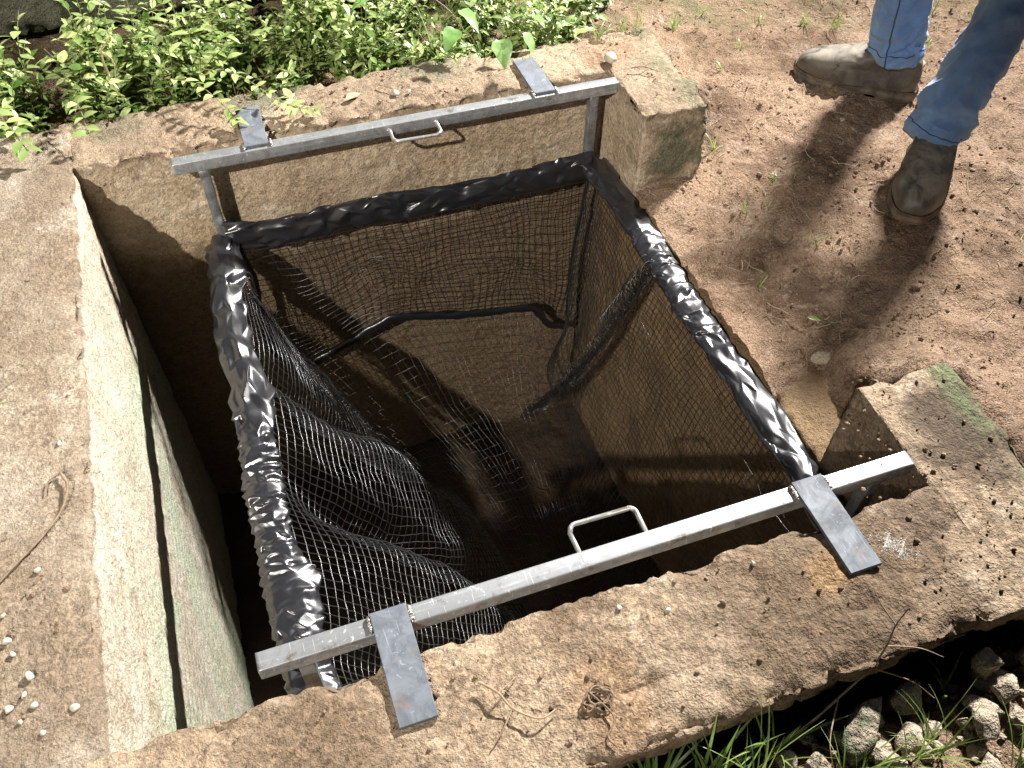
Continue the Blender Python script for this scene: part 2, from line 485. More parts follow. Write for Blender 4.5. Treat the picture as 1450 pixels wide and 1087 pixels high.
# the back and the front wall each turn the corner with a short return on the right
RAMP = np.linspace(0.897, 0.905, 26)
def turn_back(V):
    k = np.clip((V[:, 0] - 0.897) / 0.008, 0, 1)
    W = V.copy()
    W[:, 1] = V[:, 1] - (1.205 - V[:, 1]) / (1.205 - YB) * (YB - 0.872) * k
    return W
def turn_front(V):
    k = np.clip((V[:, 0] - 0.897) / 0.008, 0, 1)
    W = V.copy()
    W[:, 1] = V[:, 1] + (V[:, 1] + 0.238) / (YF + 0.238) * (0.135 - YF) * k
    return W
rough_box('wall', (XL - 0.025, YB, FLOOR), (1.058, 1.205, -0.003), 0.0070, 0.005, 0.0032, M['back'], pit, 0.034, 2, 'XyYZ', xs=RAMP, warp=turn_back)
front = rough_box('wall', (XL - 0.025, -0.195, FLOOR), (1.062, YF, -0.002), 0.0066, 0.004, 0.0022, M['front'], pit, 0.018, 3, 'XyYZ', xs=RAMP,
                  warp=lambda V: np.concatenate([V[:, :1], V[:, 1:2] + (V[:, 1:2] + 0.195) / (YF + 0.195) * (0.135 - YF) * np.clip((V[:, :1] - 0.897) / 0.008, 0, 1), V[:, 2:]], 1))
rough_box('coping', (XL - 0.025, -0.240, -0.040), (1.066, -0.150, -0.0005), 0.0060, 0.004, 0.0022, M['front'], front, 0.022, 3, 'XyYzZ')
rough_box('wall', (XR, 0.02, FLOOR), (1.05, 1.06, -0.200), 0.010, 0.012, 0.004, M['sill'], pit, 0.03, 4, 'xZ')
nx, ny = 90, 90
gx, gy = np.meshgrid(np.linspace(-0.2, 0.95, nx), np.linspace(-0.1, 1.1, ny), indexing='ij')
gp = np.stack([gx, gy, 0 * gx], -1)
gz = FLOOR + 0.012 + 0.014 * fbm(gp, 5, 4, 3)
mk('pit_floor', np.stack([gx, gy, gz], -1), gridF(nx, ny), M['mud'], pit)

# ------------------------------------------------------------------ ground
def axis(lo, hi, step, far):
    c = list(np.arange(lo, hi + 1e-9, step))
    a, s = [], step
    x = c[-1]
    while x < far:
        s *= 1.22; x += s; a.append(x)
    b, s = [], step
    x = c[0]
    while x > -far:
        s *= 1.22; x -= s; b.append(x)
    return np.array(b[::-1] + c + a)

def ground_z(x, y):
    P = np.stack([x, y, 0 * x], -1)
    z = -0.178 + 0.015 * fbm(P, 2.4, 3, 1)
    behind = sstep(1.17, 1.27, y) * (1 - sstep(1.02, 1.25, x))
    z = z + behind * 0.10
    z = z + sstep(1.25, 2.1, y) * 0.03 + sstep(1.7, 3.0, x) * 0.03
    frontm = 1 - sstep(-0.30, -0.20, y)
    z = z + frontm * 0.122
    leftm = 1 - sstep(-0.90, -0.70, x)
    z = z * (1 - leftm) + (-0.02 + 0.01 * fbm(P, 2, 2, 8)) * leftm
    # silt thins out towards the notch lip and the front corner of the inlet
    lip = (1 - sstep(0.905, 0.99, x + 0.02 * fbm(P, 9, 3, 2)))
    z = z - 0.014 * lip * (1 - behind)
    bare = (1 - sstep(0.22, 0.34, y + 0.05 * fbm(P, 7, 3, 6))) * (1 - sstep(1.02, 1.12, x)) * (1 - frontm)
    z = z - 0.055 * bare
    # soil banked up against the outside of the corners
    bank = sstep(0.30, 0.12, y) * sstep(1.02, 1.08, x) * (1 - sstep(1.12, 1.5, x))
    ddx = np.maximum(0, x - 1.06); ddy = np.maximum(0, np.maximum(y - 0.13, -0.23 - y))
    bank = np.exp(-((ddx ** 2 + ddy ** 2) / 0.13 ** 2)) * sstep(0.975, 1.05, x + 0.02 * fbm(P, 8, 2, 14))
    z = z + 0.168 * bank
    z = z + 0.0100 * fbm(P, 9, 4, 4) + 0.0080 * np.maximum(0, ridged(P, 17, 3, 5) - 0.5) + 0.0075 * fbm(P, 44, 3, 7) * (0.5 + sstep(-0.3, 0.4, fbm(P, 3, 2, 19)))
    z = z - 0.010 * np.maximum(0, fbm(P, 5, 3, 12) - 0.2)
    return z

xs, ys = axis(-0.9, 2.45, 0.0105, 70.0), axis(-0.75, 2.0, 0.0105, 70.0)
gx, gy = np.meshgrid(xs, ys, indexing='ij')
gz = ground_z(gx, gy)
F = gridF(len(xs), len(ys))
cx = 0.5 * (xs[:-1] + xs[1:]); cy = 0.5 * (ys[:-1] + ys[1:])
CX, CY = np.meshgrid(cx, cy, indexing='ij')
hole = (CX > -0.70) & (CX < 0.906) & (CY > -0.16) & (CY < 1.15)
F = F[~hole.ravel()]
ground = mk('ground', np.stack([gx, gy, gz], -1), F, M['dirt'])
tag(ground, 'reddish brown bare soil around the pit', None, None, 'structure')

def blob_template(sub=1):
    import bmesh
    bm = bmesh.new()
    bmesh.ops.create_icosphere(bm, subdivisions=sub, radius=1.0)
    V = np.array([v.co[:] for v in bm.verts]); Fc = np.array([[v.index for v in f.verts] for f in bm.faces])
    bm.free()
    return V, Fc
B1, B2, B3, B4 = blob_template(1), blob_template(2), blob_template(3), blob_template(4)

def scatter_blobs(name, pts, sizes, mat, tmpl=B1, flat=0.7):
    V0, F0 = tmpl
    Vs, Fs = [], []
    for i, (p, s) in enumerate(zip(pts, sizes)):
        sc = s * RNG.uniform(0.6, 1.25, 3); sc[2] *= flat
        a = RNG.uniform(0, 6.28)
        j = V0 * (1 + RNG.uniform(-0.28, 0.28, (len(V0), 1)))
        j = j * sc
        c, sn = math.cos(a), math.sin(a)
        q = np.stack([j[:, 0] * c - j[:, 1] * sn, j[:, 0] * sn + j[:, 1] * c, j[:, 2]], -1) + p
        Vs.append(q); Fs.append(F0 + i * len(V0))
    return mk(name, np.vstack(Vs), np.vstack(Fs), mat, None, False)

# crumbs of soil: nobody could count them
n = 9000
px = RNG.uniform(0.93, 2.4, n); py = RNG.uniform(0.15, 1.9, n)
dens = fbm(np.stack([px, py, 0 * px], -1), 3.2, 3, 21)
keep = dens + RNG.uniform(-0.5, 0.5, n) > 0.0
px, py = px[keep], py[keep]
pz = ground_z(px, py)
sz = 0.0016 + 0.0045 * RNG.random(len(px)) ** 3.2
tag(scatter_blobs('soil_crumbs', np.stack([px, py, pz], -1), sz, M['clod']), 'loose crumbs of brown soil strewn over the bare ground', 'soil', None, 'stuff')
# grit on the slabs
pts, szs = [], []
for (x0, x1, y0, y1, k) in ((-0.36, -0.19, -0.05, 0.95, 160), (0.0, 0.9, 1.07, 1.19, 260), (-0.1, 0.9, -0.225, -0.06, 220), (0.80, 1.04, -0.22, 0.12, 200), (0.92, 1.05, 0.9, 1.18, 90), (-0.30, -0.2, -0.05, 0.2, 130)):
    for _ in range(k):
        pts.append((random.uniform(x0, x1), random.uniform(y0, y1), 0.0)); szs.append(0.0009 + 0.0032 * random.random() ** 4)
tag(scatter_blobs('slab_grit', np.array(pts), np.array(szs), M['clod'], B1), 'fine grit and crumbs lying on the concrete rim', 'grit', None, 'stuff')
# dry straw and roots on the soil
Vs, Fs, b = [], [], 0
for _ in range(620):
    x, y = random.uniform(0.95, 2.2), random.uniform(0.2, 1.8)
    L, a, w = random.uniform(0.012, 0.055), random.uniform(0, 6.28), random.uniform(0.0004, 0.0009)
    t = np.linspace(-0.5, 0.5, 6)
    bend = random.uniform(-0.5, 0.5) * L
    lx = t * L; ly = bend * (t * t - 0.1)
    P = np.stack([x + lx * math.cos(a) - ly * math.sin(a), y + lx * math.sin(a) + ly * math.cos(a), 0 * t], -1)
    P[:, 2] = ground_z(P[:, 0], P[:, 1]).max() * 0.6 + ground_z(P[:, 0], P[:, 1]) * 0.4 + 0.001
    V, Fq = tubeVF(P, w, 4, b); Vs.append(V); Fs.append(Fq); b += len(V)
tag(mk('dry_straw', np.vstack(Vs), np.vstack(Fs), M['straw']), 'bits of dry straw and root scattered on the bare soil', 'straw', None, 'stuff')

# old wall at the far end, hollow underneath
bgw = empty('old_wall', (0, 1.62, 0))
tag(bgw, 'dark mossy concrete wall behind the weeds at top left', 'wall')
rough_box('wall_slab', (-1.6, 0.0, -0.03), (1.05, 0.22, 0.42), 0.016, 0.02, 0.010, M['bgwall'], bgw, 0.08, 8)
rough_box('footing', (-1.6, 0.10, -0.25), (1.05, 0.2, -0.04), 0.03, 0.02, 0.010, M['bgwall'], bgw, 0.0, 9)

# ------------------------------------------------------------------ steel frame and net basket
L, D, TW = 0.90, 1.010, 0.0245
basket = empty('net_basket', (0, 0, 0))
tag(basket, 'black net basket hung from a steel frame inside the concrete pit', 'net basket')
PLX = ((0.137, 0.182), (0.717, 0.763))

def sq_tube(name, axis_, lo, hi, cx_, cy_, w, mat, parent, wall=0.0025, step=0.004, heatx=()):
    n = max(3, int((hi - lo) / step) + 1)
    s = np.linspace(lo, hi, n)
    r = w * 0.085
    def ring(hw, rr):
        out = []
        for (sx, sy, a0) in ((1, 1, 0), (-1, 1, 90), (-1, -1, 180), (1, -1, 270)):
            for k in range(4):
                a = R(a0 + 30 * k)
                out.append((sx * (hw - rr) + rr * math.cos(a), sy * (hw - rr) + rr * math.sin(a)))
        return np.array(out)
    ro, ri = ring(w / 2, r), ring(w / 2 - wall, r * 0.5)
    m = len(ro)
    def put(rg, ss):
        P = np.zeros((len(ss), m, 3))
        if axis_ == 'x': P[..., 0] = ss[:, None]; P[..., 1] = cx_ + rg[None, :, 0]; P[..., 2] = cy_ + rg[None, :, 1]
        else: P[..., 2] = ss[:, None]; P[..., 0] = cx_ + rg[None, :, 0]; P[..., 1] = cy_ + rg[None, :, 1]
        return P.reshape(-1, 3)
    s2 = np.array([lo, lo + 0.12 * (hi - lo)]); s3 = np.array([hi - 0.12 * (hi - lo), hi])
    V = np.vstack([put(ro, s), put(ri, s2), put(ri, s3)])
    F = [gridF(n, m, 0, True), gridF(2, m, n * m, True)[:, ::-1], gridF(2, m, n * m + 2 * m, True)[:, ::-1]]
    j = np.arange(m); j2 = (j + 1) % m
    F.append(np.stack([j, j2, n * m + j2, n * m + j], -1))
    e0 = (n - 1) * m; i3 = n * m + 3 * m
    F.append(np.stack([e0 + j2, e0 + j, i3 + j, i3 + j2], -1))
    heat = np.zeros(len(V))
    for hx in heatx:
        heat = np.maximum(heat, np.exp(-((V[:, 0] - hx) / 0.009) ** 2))
    o = mk(name, V, np.vstack(F), mat, parent, False, {'heat': heat})
    return o

def bevel_plate(name, x0, x1, y0, y1, z0, z1, mat, parent, tilt=0.0, sag=0.0):
    b = 0.0008
    nu, nv = 8, 20
    X, Y = np.meshgrid(np.linspace(x0, x1, nu), np.linspace(y0, y1, nv), indexing='ij')
    P = np.stack([X, Y, 0 * X], -1)
    wob = 0.0006 * fbm(P, 14, 2, x0 * 7 + y0)
    inx = np.clip(X, x0 + b, x1 - b); iny = np.clip(Y, y0 + b, y1 - b)
    lift = tilt * (Y - y0) + 0 * X
    top = np.stack([inx, iny, z1 + wob + lift], -1).reshape(-1, 3)
    mid = np.stack([X, Y, z1 - b + wob + lift], -1).reshape(-1, 3)
    bot = np.stack([X, Y, z0 + wob + lift], -1).reshape(-1, 3)
    N = nu * nv
    loop = [i * nv for i in range(nu)] + [(nu - 1) * nv + k for k in range(1, nv)] + [i * nv + nv - 1 for i in range(nu - 2, -1, -1)] + [k for k in range(nv - 2, 0, -1)]
    V = np.vstack([top, mid, bot])
    F = [tuple(f) for f in gridF(nu, nv)] + [tuple(f[::-1]) for f in gridF(nu, nv, 2 * N)]
    for k in range(len(loop)):
        a, c = loop[k], loop[(k + 1) % len(loop)]
        F.append((a, N + a, N + c, c)); F.append((N + a, 2 * N + a, 2 * N + c, N + c))
    return mk(name, V, F, mat, parent, False)

for (yb, sgn) in ((0.0, -1), (D, 1)):
    hx = [v for a in PLX for v in a] + [0.415, 0.505]
    bar = sq_tube('bar', 'x', 0.0, L, yb, -TW / 2, TW, M['steel'], basket, heatx=[v for a in PLX for v in a])
    for (x0, x1) in PLX:
        if sgn < 0: bevel_plate('plate', x0, x1, -0.130, 0.0135, 0.0012, 0.0062, M['scale'], basket)
        else: bevel_plate('plate', x0 - 0.001, x1 - 0.001, D - 0.005, D + 0.127, 0.0012, 0.0062, M['scale'], basket)
        for xe, s2 in ((x0, -1), (x1, 1)):
            t = np.linspace(0, 1, 26)
            yy = yb + (t - 0.5) * TW * 0.96
            P = np.stack([xe + s2 * (0.0022 + 0.0007 * np.sin(t * 60)), yy, 0.0020 + 0.0006 * np.sin(t * 43)], -1)
            rr = 0.0034 * (0.75 + 0.3 * np.abs(np.sin(t * 34))) * np.clip(np.minimum(t, 1 - t) * 8, 0.35, 1)
            tube('weld', P, rr, M['weld'], bar, 8)
    # D-shaped lifting handle, reaching inwards
    xa, xb, dep, zc = 0.412, 0.506, 0.052, -0.011
    yi = yb - sgn * TW / 2; yo = yb - sgn * (TW / 2 + dep - 0.008)
    c = 0.010
    pts = [(xa, yi, zc), (xa - 0.001, yo + sgn * c, zc)]
    for a in np.linspace(0, 90, 7)[1:]:
        pts.append((xa + c - c * math.cos(R(a)), yo + sgn * c - sgn * c * math.sin(R(a)), zc + 0.002))
    pts.append((xb - c, yo, zc))
    for a in np.linspace(0, 90, 7)[1:]:
        pts.append((xb - c + c * math.sin(R(a)), yo + sgn * c - sgn * c * math.cos(R(a)), zc + 0.002))
    pts.append((xb, yi, zc))
    handle = tube('handle', pts, 0.0034, M['rod'], basket, 10)
    for xw in (xa, xb):
        tube('weld', [(xw - 0.005, yi - sgn * 0.001, zc), (xw, yi - sgn * 0.0015, zc + 0.002), (xw + 0.005, yi - sgn * 0.001, zc)], [0.002, 0.004, 0.002], M['weld'], handle, 7)
    for xp in (0.052, 0.850):
        post = sq_tube('post', 'z', -0.205, -TW + 0.0005, xp, yb, 0.019, M['post'], basket, step=0.01)
        zz = np.linspace(-0.222, -0.196, 10)
        V, Fq = tubeVF(np.stack([0 * zz + xp, 0 * zz + yb, zz], -1), 0.0165 + 0.0015 * np.sin(zz * 900), 14)
        mk('clamp', V, Fq, M['tape'], post)

# rim sleeves of crumpled black film
def sleeve(name, pts, rn, rb, mat, parent, seed, bunch, amp, flap=0.0, flap_dir=0.0):
    """crumpled film: a coarse jittered skin with sharp and soft creases, subdivided"""
    rg = np.random.default_rng(int(seed * 10))
    Lp = np.linalg.norm(np.diff(np.array(pts), axis=0), axis=1).sum()
    ss = [0.0]
    while ss[-1] < Lp:
        b_ = float(bunch(np.array([ss[-1] / Lp]))[0])
        ss.append(ss[-1] + (0.025 * (1 - b_) + 0.0068 * b_) * rg.uniform(0.6, 1.4))
    s = np.minimum(np.array(ss), Lp); u = s / Lp
    P = curve_at(pts, u); T, N, B = frames(P)
    n, m = len(s), 14
    th = np.arange(m) * 2 * math.pi / m
    TH = th[None, :] + rg.uniform(-0.20, 0.20, (n, m)) * (1 - 0.6 * bunch(u)[:, None])
    bn = bunch(u)[:, None]
    alt = np.where(np.arange(n) % 2 == 0, 1.0, -1.0)[:, None] * (0.65 + 0.6 * fbm(np.stack([np.broadcast_to(s[:, None] * 14, (n, m)), np.cos(TH), np.sin(TH)], -1), 0.9, 2, seed))
    h = amp * ((1 - 0.6 * bn) * rg.normal(0, 0.70, (n, m)) + bn * (0.78 * alt + rg.normal(0, 0.16, (n, m))))
    wid = 1 + 0.18 * fbm(np.stack([s * 6, 0 * s, 0 * s + seed], -1), 1, 3, seed)[:, None]
    fl = 0.0
    if flap:
        fw = np.maximum(0, fbm(np.stack([s * 9, 0 * s + 2, 0 * s + seed], -1), 1, 2, seed + 1) + 0.2)[:, None]
        fl = flap * fw * np.maximum(0, np.cos(TH - flap_dir)) ** 4
    sj = rg.uniform(-1, 1, (n, m)) * (0.0100 * (1 - bn) + 0.0038 * bn)
    V = P[:, None] + T[:, None] * sj[..., None] + N[:, None] * (np.cos(TH) * (rn * wid + h + fl))[..., None] + B[:, None] * (np.sin(TH) * (rb * wid + h))[..., None]
    q = gridF(n, m, 0, True)
    flip = rg.random(len(q)) < 0.5
    tri = np.vstack([np.where(flip[:, None], q[:, [0, 1, 2]], q[:, [0, 1, 3]]), np.where(flip[:, None], q[:, [0, 2, 3]], q[:, [1, 2, 3]])])
    o = mk(name, V, tri, mat, parent)
    ca = o.data.attributes.new('crease_edge', 'FLOAT', 'EDGE')
    ne = len(o.data.edges)
    ca.data.foreach_set('value', np.clip(rg.normal(0.45, 0.40, ne), 0, 1.0).astype(np.float32))
    md = o.modifiers.new('film', 'SUBSURF'); md.levels = 2; md.render_levels = 2; md.subdivision_type = 'CATMULL_CLARK'
    return o

sleeve('rim_sleeve', [(0.046, 0.995, -0.198), (0.036, 0.90, -0.196), (0.030, 0.75, -0.203), (0.033, 0.55, -0.200), (0.030, 0.35, -0.203), (0.032, 0.18, -0.200), (0.036, 0.0, -0.203)],
       0.030, 0.018, M['plastic'], basket, 1.0, lambda u: 0.05 + 0.80 * sstep(0.40, 0.55, u), 0.0056, 0.026, math.pi)
sleeve('rim_sleeve', [(0.868, 1.0, -0.196), (0.872, 0.88, -0.202), (0.868, 0.70, -0.199), (0.866, 0.5, -0.203), (0.871, 0.3, -0.200), (0.867, 0.15, -0.202), (0.868, 0.0, -0.205)],
       0.030, 0.014, M['plastic'], basket, 2.3, lambda u: 0.05 + 0.75 * sstep(0.2, 0.3, u) * (1 - sstep(0.5, 0.62, u)), 0.0046, 0.012, 0.0)
sleeve('rim_sleeve', [(0.06, 0.996, -0.190), (0.20, 0.992, -0.196), (0.32, 0.994, -0.190), (0.5, 0.993, -0.198), (0.68, 0.994, -0.200), (0.85, 0.996, -0.192)],
       0.011, 0.036, M['plastic'], basket, 3.7, lambda u: 0.08 + 0.4 * sstep(0.7, 0.85, u), 0.0044)
sleeve('rim_sleeve', [(0.04, 0.0, -0.222), (0.3, -0.006, -0.232), (0.6, -0.008, -0.230), (0.86, 0.0, -0.222)],
       0.018, 0.018, M['plastic'], basket, 5.1, lambda u: 0.3 + 0 * u, 0.004)

# the net: panels of thin crossing strands
def strands(G, r, ns=3):
    """tubes along both directions of a node grid G[u,v]"""
    Vs, Fs, base = [], [], 0
    th = np.arange(ns) * 2 * math.pi / ns
    for A in (G, np.swapaxes(G, 0, 1)):
        T = np.gradient(A, axis=1)
        T /= np.linalg.norm(T, axis=-1, keepdims=True) + 1e-12
        ref = np.array([0.31, 0.52, 0.80])
        N = np.cross(T, ref); N /= np.linalg.norm(N, axis=-1, keepdims=True) + 1e-12
        B = np.cross(N, T)
        V = A[:, :, None] + r * (N[:, :, None] * np.cos(th)[None, None, :, None] + B[:, :, None] * np.sin(th)[None, None, :, None])
        m, k = A.shape[0], A.shape[1]
        Vs.append(V.reshape(-1, 3))
        f = gridF(k, ns, 0, True)
        Fs.append((f[None] + (np.arange(m) * k * ns)[:, None, None]).reshape(-1, 4) + base)
        base += m * k * ns
    return np.vstack(Vs), np.vstack(Fs)

def net_panel(fn, nu, nv, r=0.00075, name='net_panel', jit=0.0015, parent=None, warp=0.006):
    u, v = np.meshgrid(np.linspace(0, 1, nu), np.linspace(0, 1, nv), indexing='ij')
    G = fn(u, v)
    W = np.stack([u * nu / 7.0, v * nv / 7.0, 0 * u], -1)
    lim = (np.sin(np.pi * u) * np.sin(np.pi * v))[..., None] ** 0.3
    G = G + lim * (jit * RNG.normal(size=G.shape) * 0.8 + warp * np.stack([fbm(W, 1, 2, 81 + nu), fbm(W, 1, 2, 84 + nu), fbm(W, 1, 2, 87 + nu)], -1))
    V, F = strands(G, r)
    o = mk(name, V, F, M['net'], parent or basket)
    o['kind'] = 'stuff'
    return o

SEAM_BACK = [(0.115, 0.985, -0.608), (0.233, 0.985, -0.561), (0.345, 0.985, -0.510), (0.40, 0.984, -0.512), (0.532, 0.985, -0.546), (0.700, 0.985, -0.580), (0.735, 0.985, -0.600), (0.768, 0.985, -0.654), (0.819, 0.985, -0.684)]
LEFT_BOT = [(0.115, 0.985, -0.608), (0.26, 0.83, -0.70), (0.40, 0.66, -0.78), (0.47, 0.42, -0.83), (0.47, 0.22, -0.84), (0.42, 0.08, -0.84)]
RIGHT_BOT = [(0.819, 0.985, -0.684), (0.74, 0.86, -0.78), (0.72, 0.66, -0.83), (0.70, 0.40, -0.86), (0.74, 0.20, -0.86), (0.78, 0.08, -0.84)]
FRONT_BOT = [(0.42, 0.08, -0.84), (0.55, 0.07, -0.86), (0.67, 0.07, -0.86), (0.78, 0.08, -0.84)]

def f_back(u, v):
    top = np.stack([0.075 + 0.765 * u, 0.988 + 0 * u, -0.228 + 0 * u], -1)
    bot = curve_at(SEAM_BACK, u)
    w = v + 0.02 * np.sin(u * 17) * v * (1 - v) * 4 + 0.05 * fbm(np.stack([u * 5, v * 4, 0 * u], -1), 1, 2, 31) * v * (1 - v) * 4
    P = top * (1 - w[..., None]) + bot * w[..., None]
    n = fbm(np.stack([u * 6, v * 3, 0 * u], -1), 1, 3, 30)
    P[..., 1] += np.sin(np.pi * v) * (0.014 * n - 0.010 + 0.006 * np.sin(u * 26 + 2 * v))
    P[..., 0] += 0.012 * np.sin(np.pi * np.clip(v, 0, 1)) * np.sin(u * 19 + v * 3)
    return P
def f_left(u, v):
    top = np.stack([0.056 + 0 * u, 0.985 - 0.955 * u, -0.212 + 0 * u], -1)
    bot = curve_at(LEFT_BOT, u)
    vv = v ** 0.92
    P = top * (1 - vv[..., None]) + bot * vv[..., None]
    e = np.sin(np.pi * np.clip(u, 0, 1)) ** 0.5
    ph = 2 * np.pi * (3.05 * (u - 0.10 * v) - 0.12) + 0.8 * fbm(np.stack([u * 3, v * 2, 0 * u], -1), 1, 2, 41)
    fold = np.sin(ph) + 0.28 * np.sin(2 * ph + 1.0)
    a = 0.052 * np.sin(np.pi * np.clip(v * 0.92 + 0.05, 0, 1)) * e
    n = fbm(np.stack([u * 7, v * 3, 0 * u], -1), 1, 3, 43)
    d = a * fold + 0.018 * n * e * np.sin(np.pi * v)
    P[..., 0] += 0.72 * d
    P[..., 2] += 0.62 * d
    P[..., 1] += 0.025 * np.cos(ph) * np.sin(np.pi * v) * e
    P[..., 2] -= 0.05 * np.sin(np.pi * v) * e
    return P
def f_right(u, v):
    top = np.stack([0.842 + 0 * u, 0.985 - 0.955 * u, -0.212 + 0 * u], -1)
    bot = curve_at(RIGHT_BOT, u)
    P = top * (1 - v[..., None]) + bot * v[..., None]
    e = np.sin(np.pi * np.clip(u, 0, 1)) ** 0.6
    n = fbm(np.stack([u * 5, v * 3, 0 * u], -1), 1, 3, 53)
    d = (0.028 * n + 0.020 * np.sin(u * 15 + v * 3.0)) * np.sin(np.pi * v) * e
    cr = np.exp(-((u - 0.34 + 0.20 * v) / 0.075) ** 2)
    P[..., 0] -= d + 0.075 * cr * np.sin(np.pi * np.clip(v, 0, 1)) ** 0.7
    P[..., 2] -= 0.03 * cr * np.sin(np.pi * v)
    P[..., 1] += 0.02 * np.sin(u * 11 + v * 5) * np.sin(np.pi * v) * e
    return P
def f_front(u, v):
    top = np.stack([0.056 + 0.786 * u, 0.03 + 0 * u, -0.212 + 0 * u], -1)
    bot = curve_at(FRONT_BOT, u)
    P = top * (1 - v[..., None]) + bot * v[..., None]
    e = np.sin(np.pi * np.clip(u, 0, 1)) ** 0.5
    P[..., 1] += (0.05 + 0.03 * np.sin(u * 14 + v * 2)) * np.sin(np.pi * v) * e
    return P
def f_bot(u, v):
    b, f = curve_at(SEAM_BACK, u), curve_at(FRONT_BOT, u)
    l, r = curve_at(LEFT_BOT, v), curve_at(RIGHT_BOT, v)
    U, W = u[..., None], v[..., None]
    c00, c10, c01, c11 = (np.array(q) for q in (SEAM_BACK[0], SEAM_BACK[-1], FRONT_BOT[0], FRONT_BOT[-1]))
    P = (1 - W) * b + W * f + (1 - U) * l + U * r - ((1 - U) * (1 - W) * c00 + U * (1 - W) * c10 + (1 - U) * W * c01 + U * W * c11)
    n = fbm(np.stack([u * 4, v * 5, 0 * u], -1), 1, 3, 63)
    e = np.sin(np.pi * u) * np.sin(np.pi * v)
    P[..., 2] += e * (-0.05 + 0.05 * n + 0.03 * np.sin(u * 12 + v * 4))
    return P
net_panel(f_back, 42, 21, 0.00095, jit=0.0012, warp=0.003)
net_panel(f_left, 68, 46, 0.00105, jit=0.0012, warp=0.005)
net_panel(f_right, 66, 44)
net_panel(f_front, 44, 38, 0.0006)
net_panel(f_bot, 36, 44, 0.0006)

# gathered tuck of net running from the right rim into the basket
GA, GB = np.array([0.834, 0.665, -0.215]), np.array([0.650, 0.815, -0.79])
def f_gather(u, v):
    c = GA + (GB - GA) * u[..., None]
    c = c + np.stack([0.02 * np.sin(u * 3), 0 * u, -0.05 * np.sin(np.pi * u)], -1)
    w = 0.050 * (1 - 0.55 * u)
    z = np.sin(v * 26 + 4 * u)
    n1 = fbm(np.stack([u * 9, v * 3, 0 * u], -1), 1, 2, 71); n2 = fbm(np.stack([u * 9, v * 3, 0 * u + 4], -1), 1, 2, 72)
    return c + np.stack([(v - 0.5) * w + 0.008 * n1, 0.012 * z + 0.010 * n2, 0.010 * np.cos(v * 21) + 0.008 * n1], -1)
net_panel(f_gather, 62, 20, 0.00075, 'gathered_net')
t = np.linspace(0, 1, 220)
c0, c1 = np.array([0.838, 0.655, -0.205]), np.array([0.775, 0.705, -0.40])
hx = c0[None] + (c1 - c0)[None] * t[:, None]
ang = t * 2 * math.pi * 12
hx = hx + np.stack([0.020 * np.cos(ang) * (0.6 + 0.4 * np.sin(t * 3.14)), 0.012 * np.sin(ang), 0.016 * np.sin(ang + 0.5)], -1)
tube('loose_strand', hx, 0.0009, M['net'], basket, 5)
for k in range(7):
    y0 = 0.90 - 0.012 * k
    P = smooth_path([(0.058, y0, -0.21), (0.075 + 0.01 * random.random(), y0 - 0.01, -0.20 + 0.01 * random.random()), (0.088, y0 - 0.02 * random.random(), -0.235)], 8)
    tube('loose_strand', P, 0.0006, M['net'], basket, 4)

# black bands along the seams of the back panel
def band(pts, w, th_):
    P = smooth_path(pts, 14)
    P = P + np.stack([0 * P[:, 0], 0.003 * fbm(P, 18, 2, 3), 0.004 * fbm(P, 14, 2, 5)], -1)
    T, N, B = frames(P)
    m = 10
    th = np.arange(m) * 2 * math.pi / m
    wv = w * (1 + 0.35 * fbm(P, 30, 2, 8))
    V = P[:, None] + N[:, None] * (np.cos(th) * th_)[None, :, None] + B[:, None] * (np.sin(th)[None, :] * wv[:, None])[..., None]
    return mk('seam_band', V, gridF(len(P), m, 0, True), M['tape'], basket)
band(np.array(SEAM_BACK) + np.array([0, -0.006, 0]), 0.0110, 0.005)
band([(0.072, 0.985, -0.215), (0.082, 0.983, -0.27), (0.086, 0.983, -0.31), (0.080, 0.982, -0.40), (0.086, 0.98, -0.51), (0.115, 0.978, -0.608)], 0.009, 0.005)
band([(0.845, 0.985, -0.215), (0.836, 0.982, -0.28), (0.822, 0.98, -0.415), (0.818, 0.979, -0.55), (0.819, 0.978, -0.684)], 0.004, 0.003)

# ------------------------------------------------------------------ the standing person (jeans and boots)
ZG = -0.178
denim, nt, bs = new_mat('blue_denim')
pos = n_pos(nt)
mp = nt.nodes.new('ShaderNodeMapping'); nt.links.new(pos, mp.inputs[0]); mp.inputs['Scale'].default_value = (900, 900, 260)
tw = n_tex(nt, 'Noise', 1.0, 2, 0.5, mp.outputs[0])
fd = n_tex(nt, 'Noise', 9, 6, 0.65, pos, 0.4)
c = n_mix(nt, n_map(nt, fd.outputs[0], 0.35, 0.68), (0.10, 0.20, 0.41), (0.18, 0.33, 0.58))
c = n_mix(nt, n_map(nt, tw.outputs[0], 0.4, 0.7, 0, 0.35), c, (0.22, 0.32, 0.48))
nt.links.new(c, bs.inputs['Base Color'])
bs.inputs['Roughness'].default_value = 0.85
bs.inputs['Sheen Weight'].default_value = 0.3
nt.links.new(n_bump(nt, tw.outputs[0], 0.35, 0.0015, n_bump(nt, n_tex(nt, 'Noise', 30, 4, 0.6, pos).outputs[0], 0.4, 0.012)), bs.inputs['Normal'])
M['denim'] = denim
M['thread'] = simple('denim_seam', (0.035, 0.06, 0.13), 0.8)
boot_m, nt, bs = new_mat('dusty_boot_rubber')
pos = n_pos(nt)
geo = nt.nodes.new('ShaderNodeNewGeometry')
nz = n_sep(nt, geo.outputs['Normal'])[2]
dn = n_tex(nt, 'Noise', 22, 8, 0.7, pos, 0.5)
dust = n_math(nt, 'MULTIPLY', n_map(nt, dn.outputs[0], 0.36, 0.64), n_map(nt, nz, 0.2, 0.95, 0.30, 0.85))
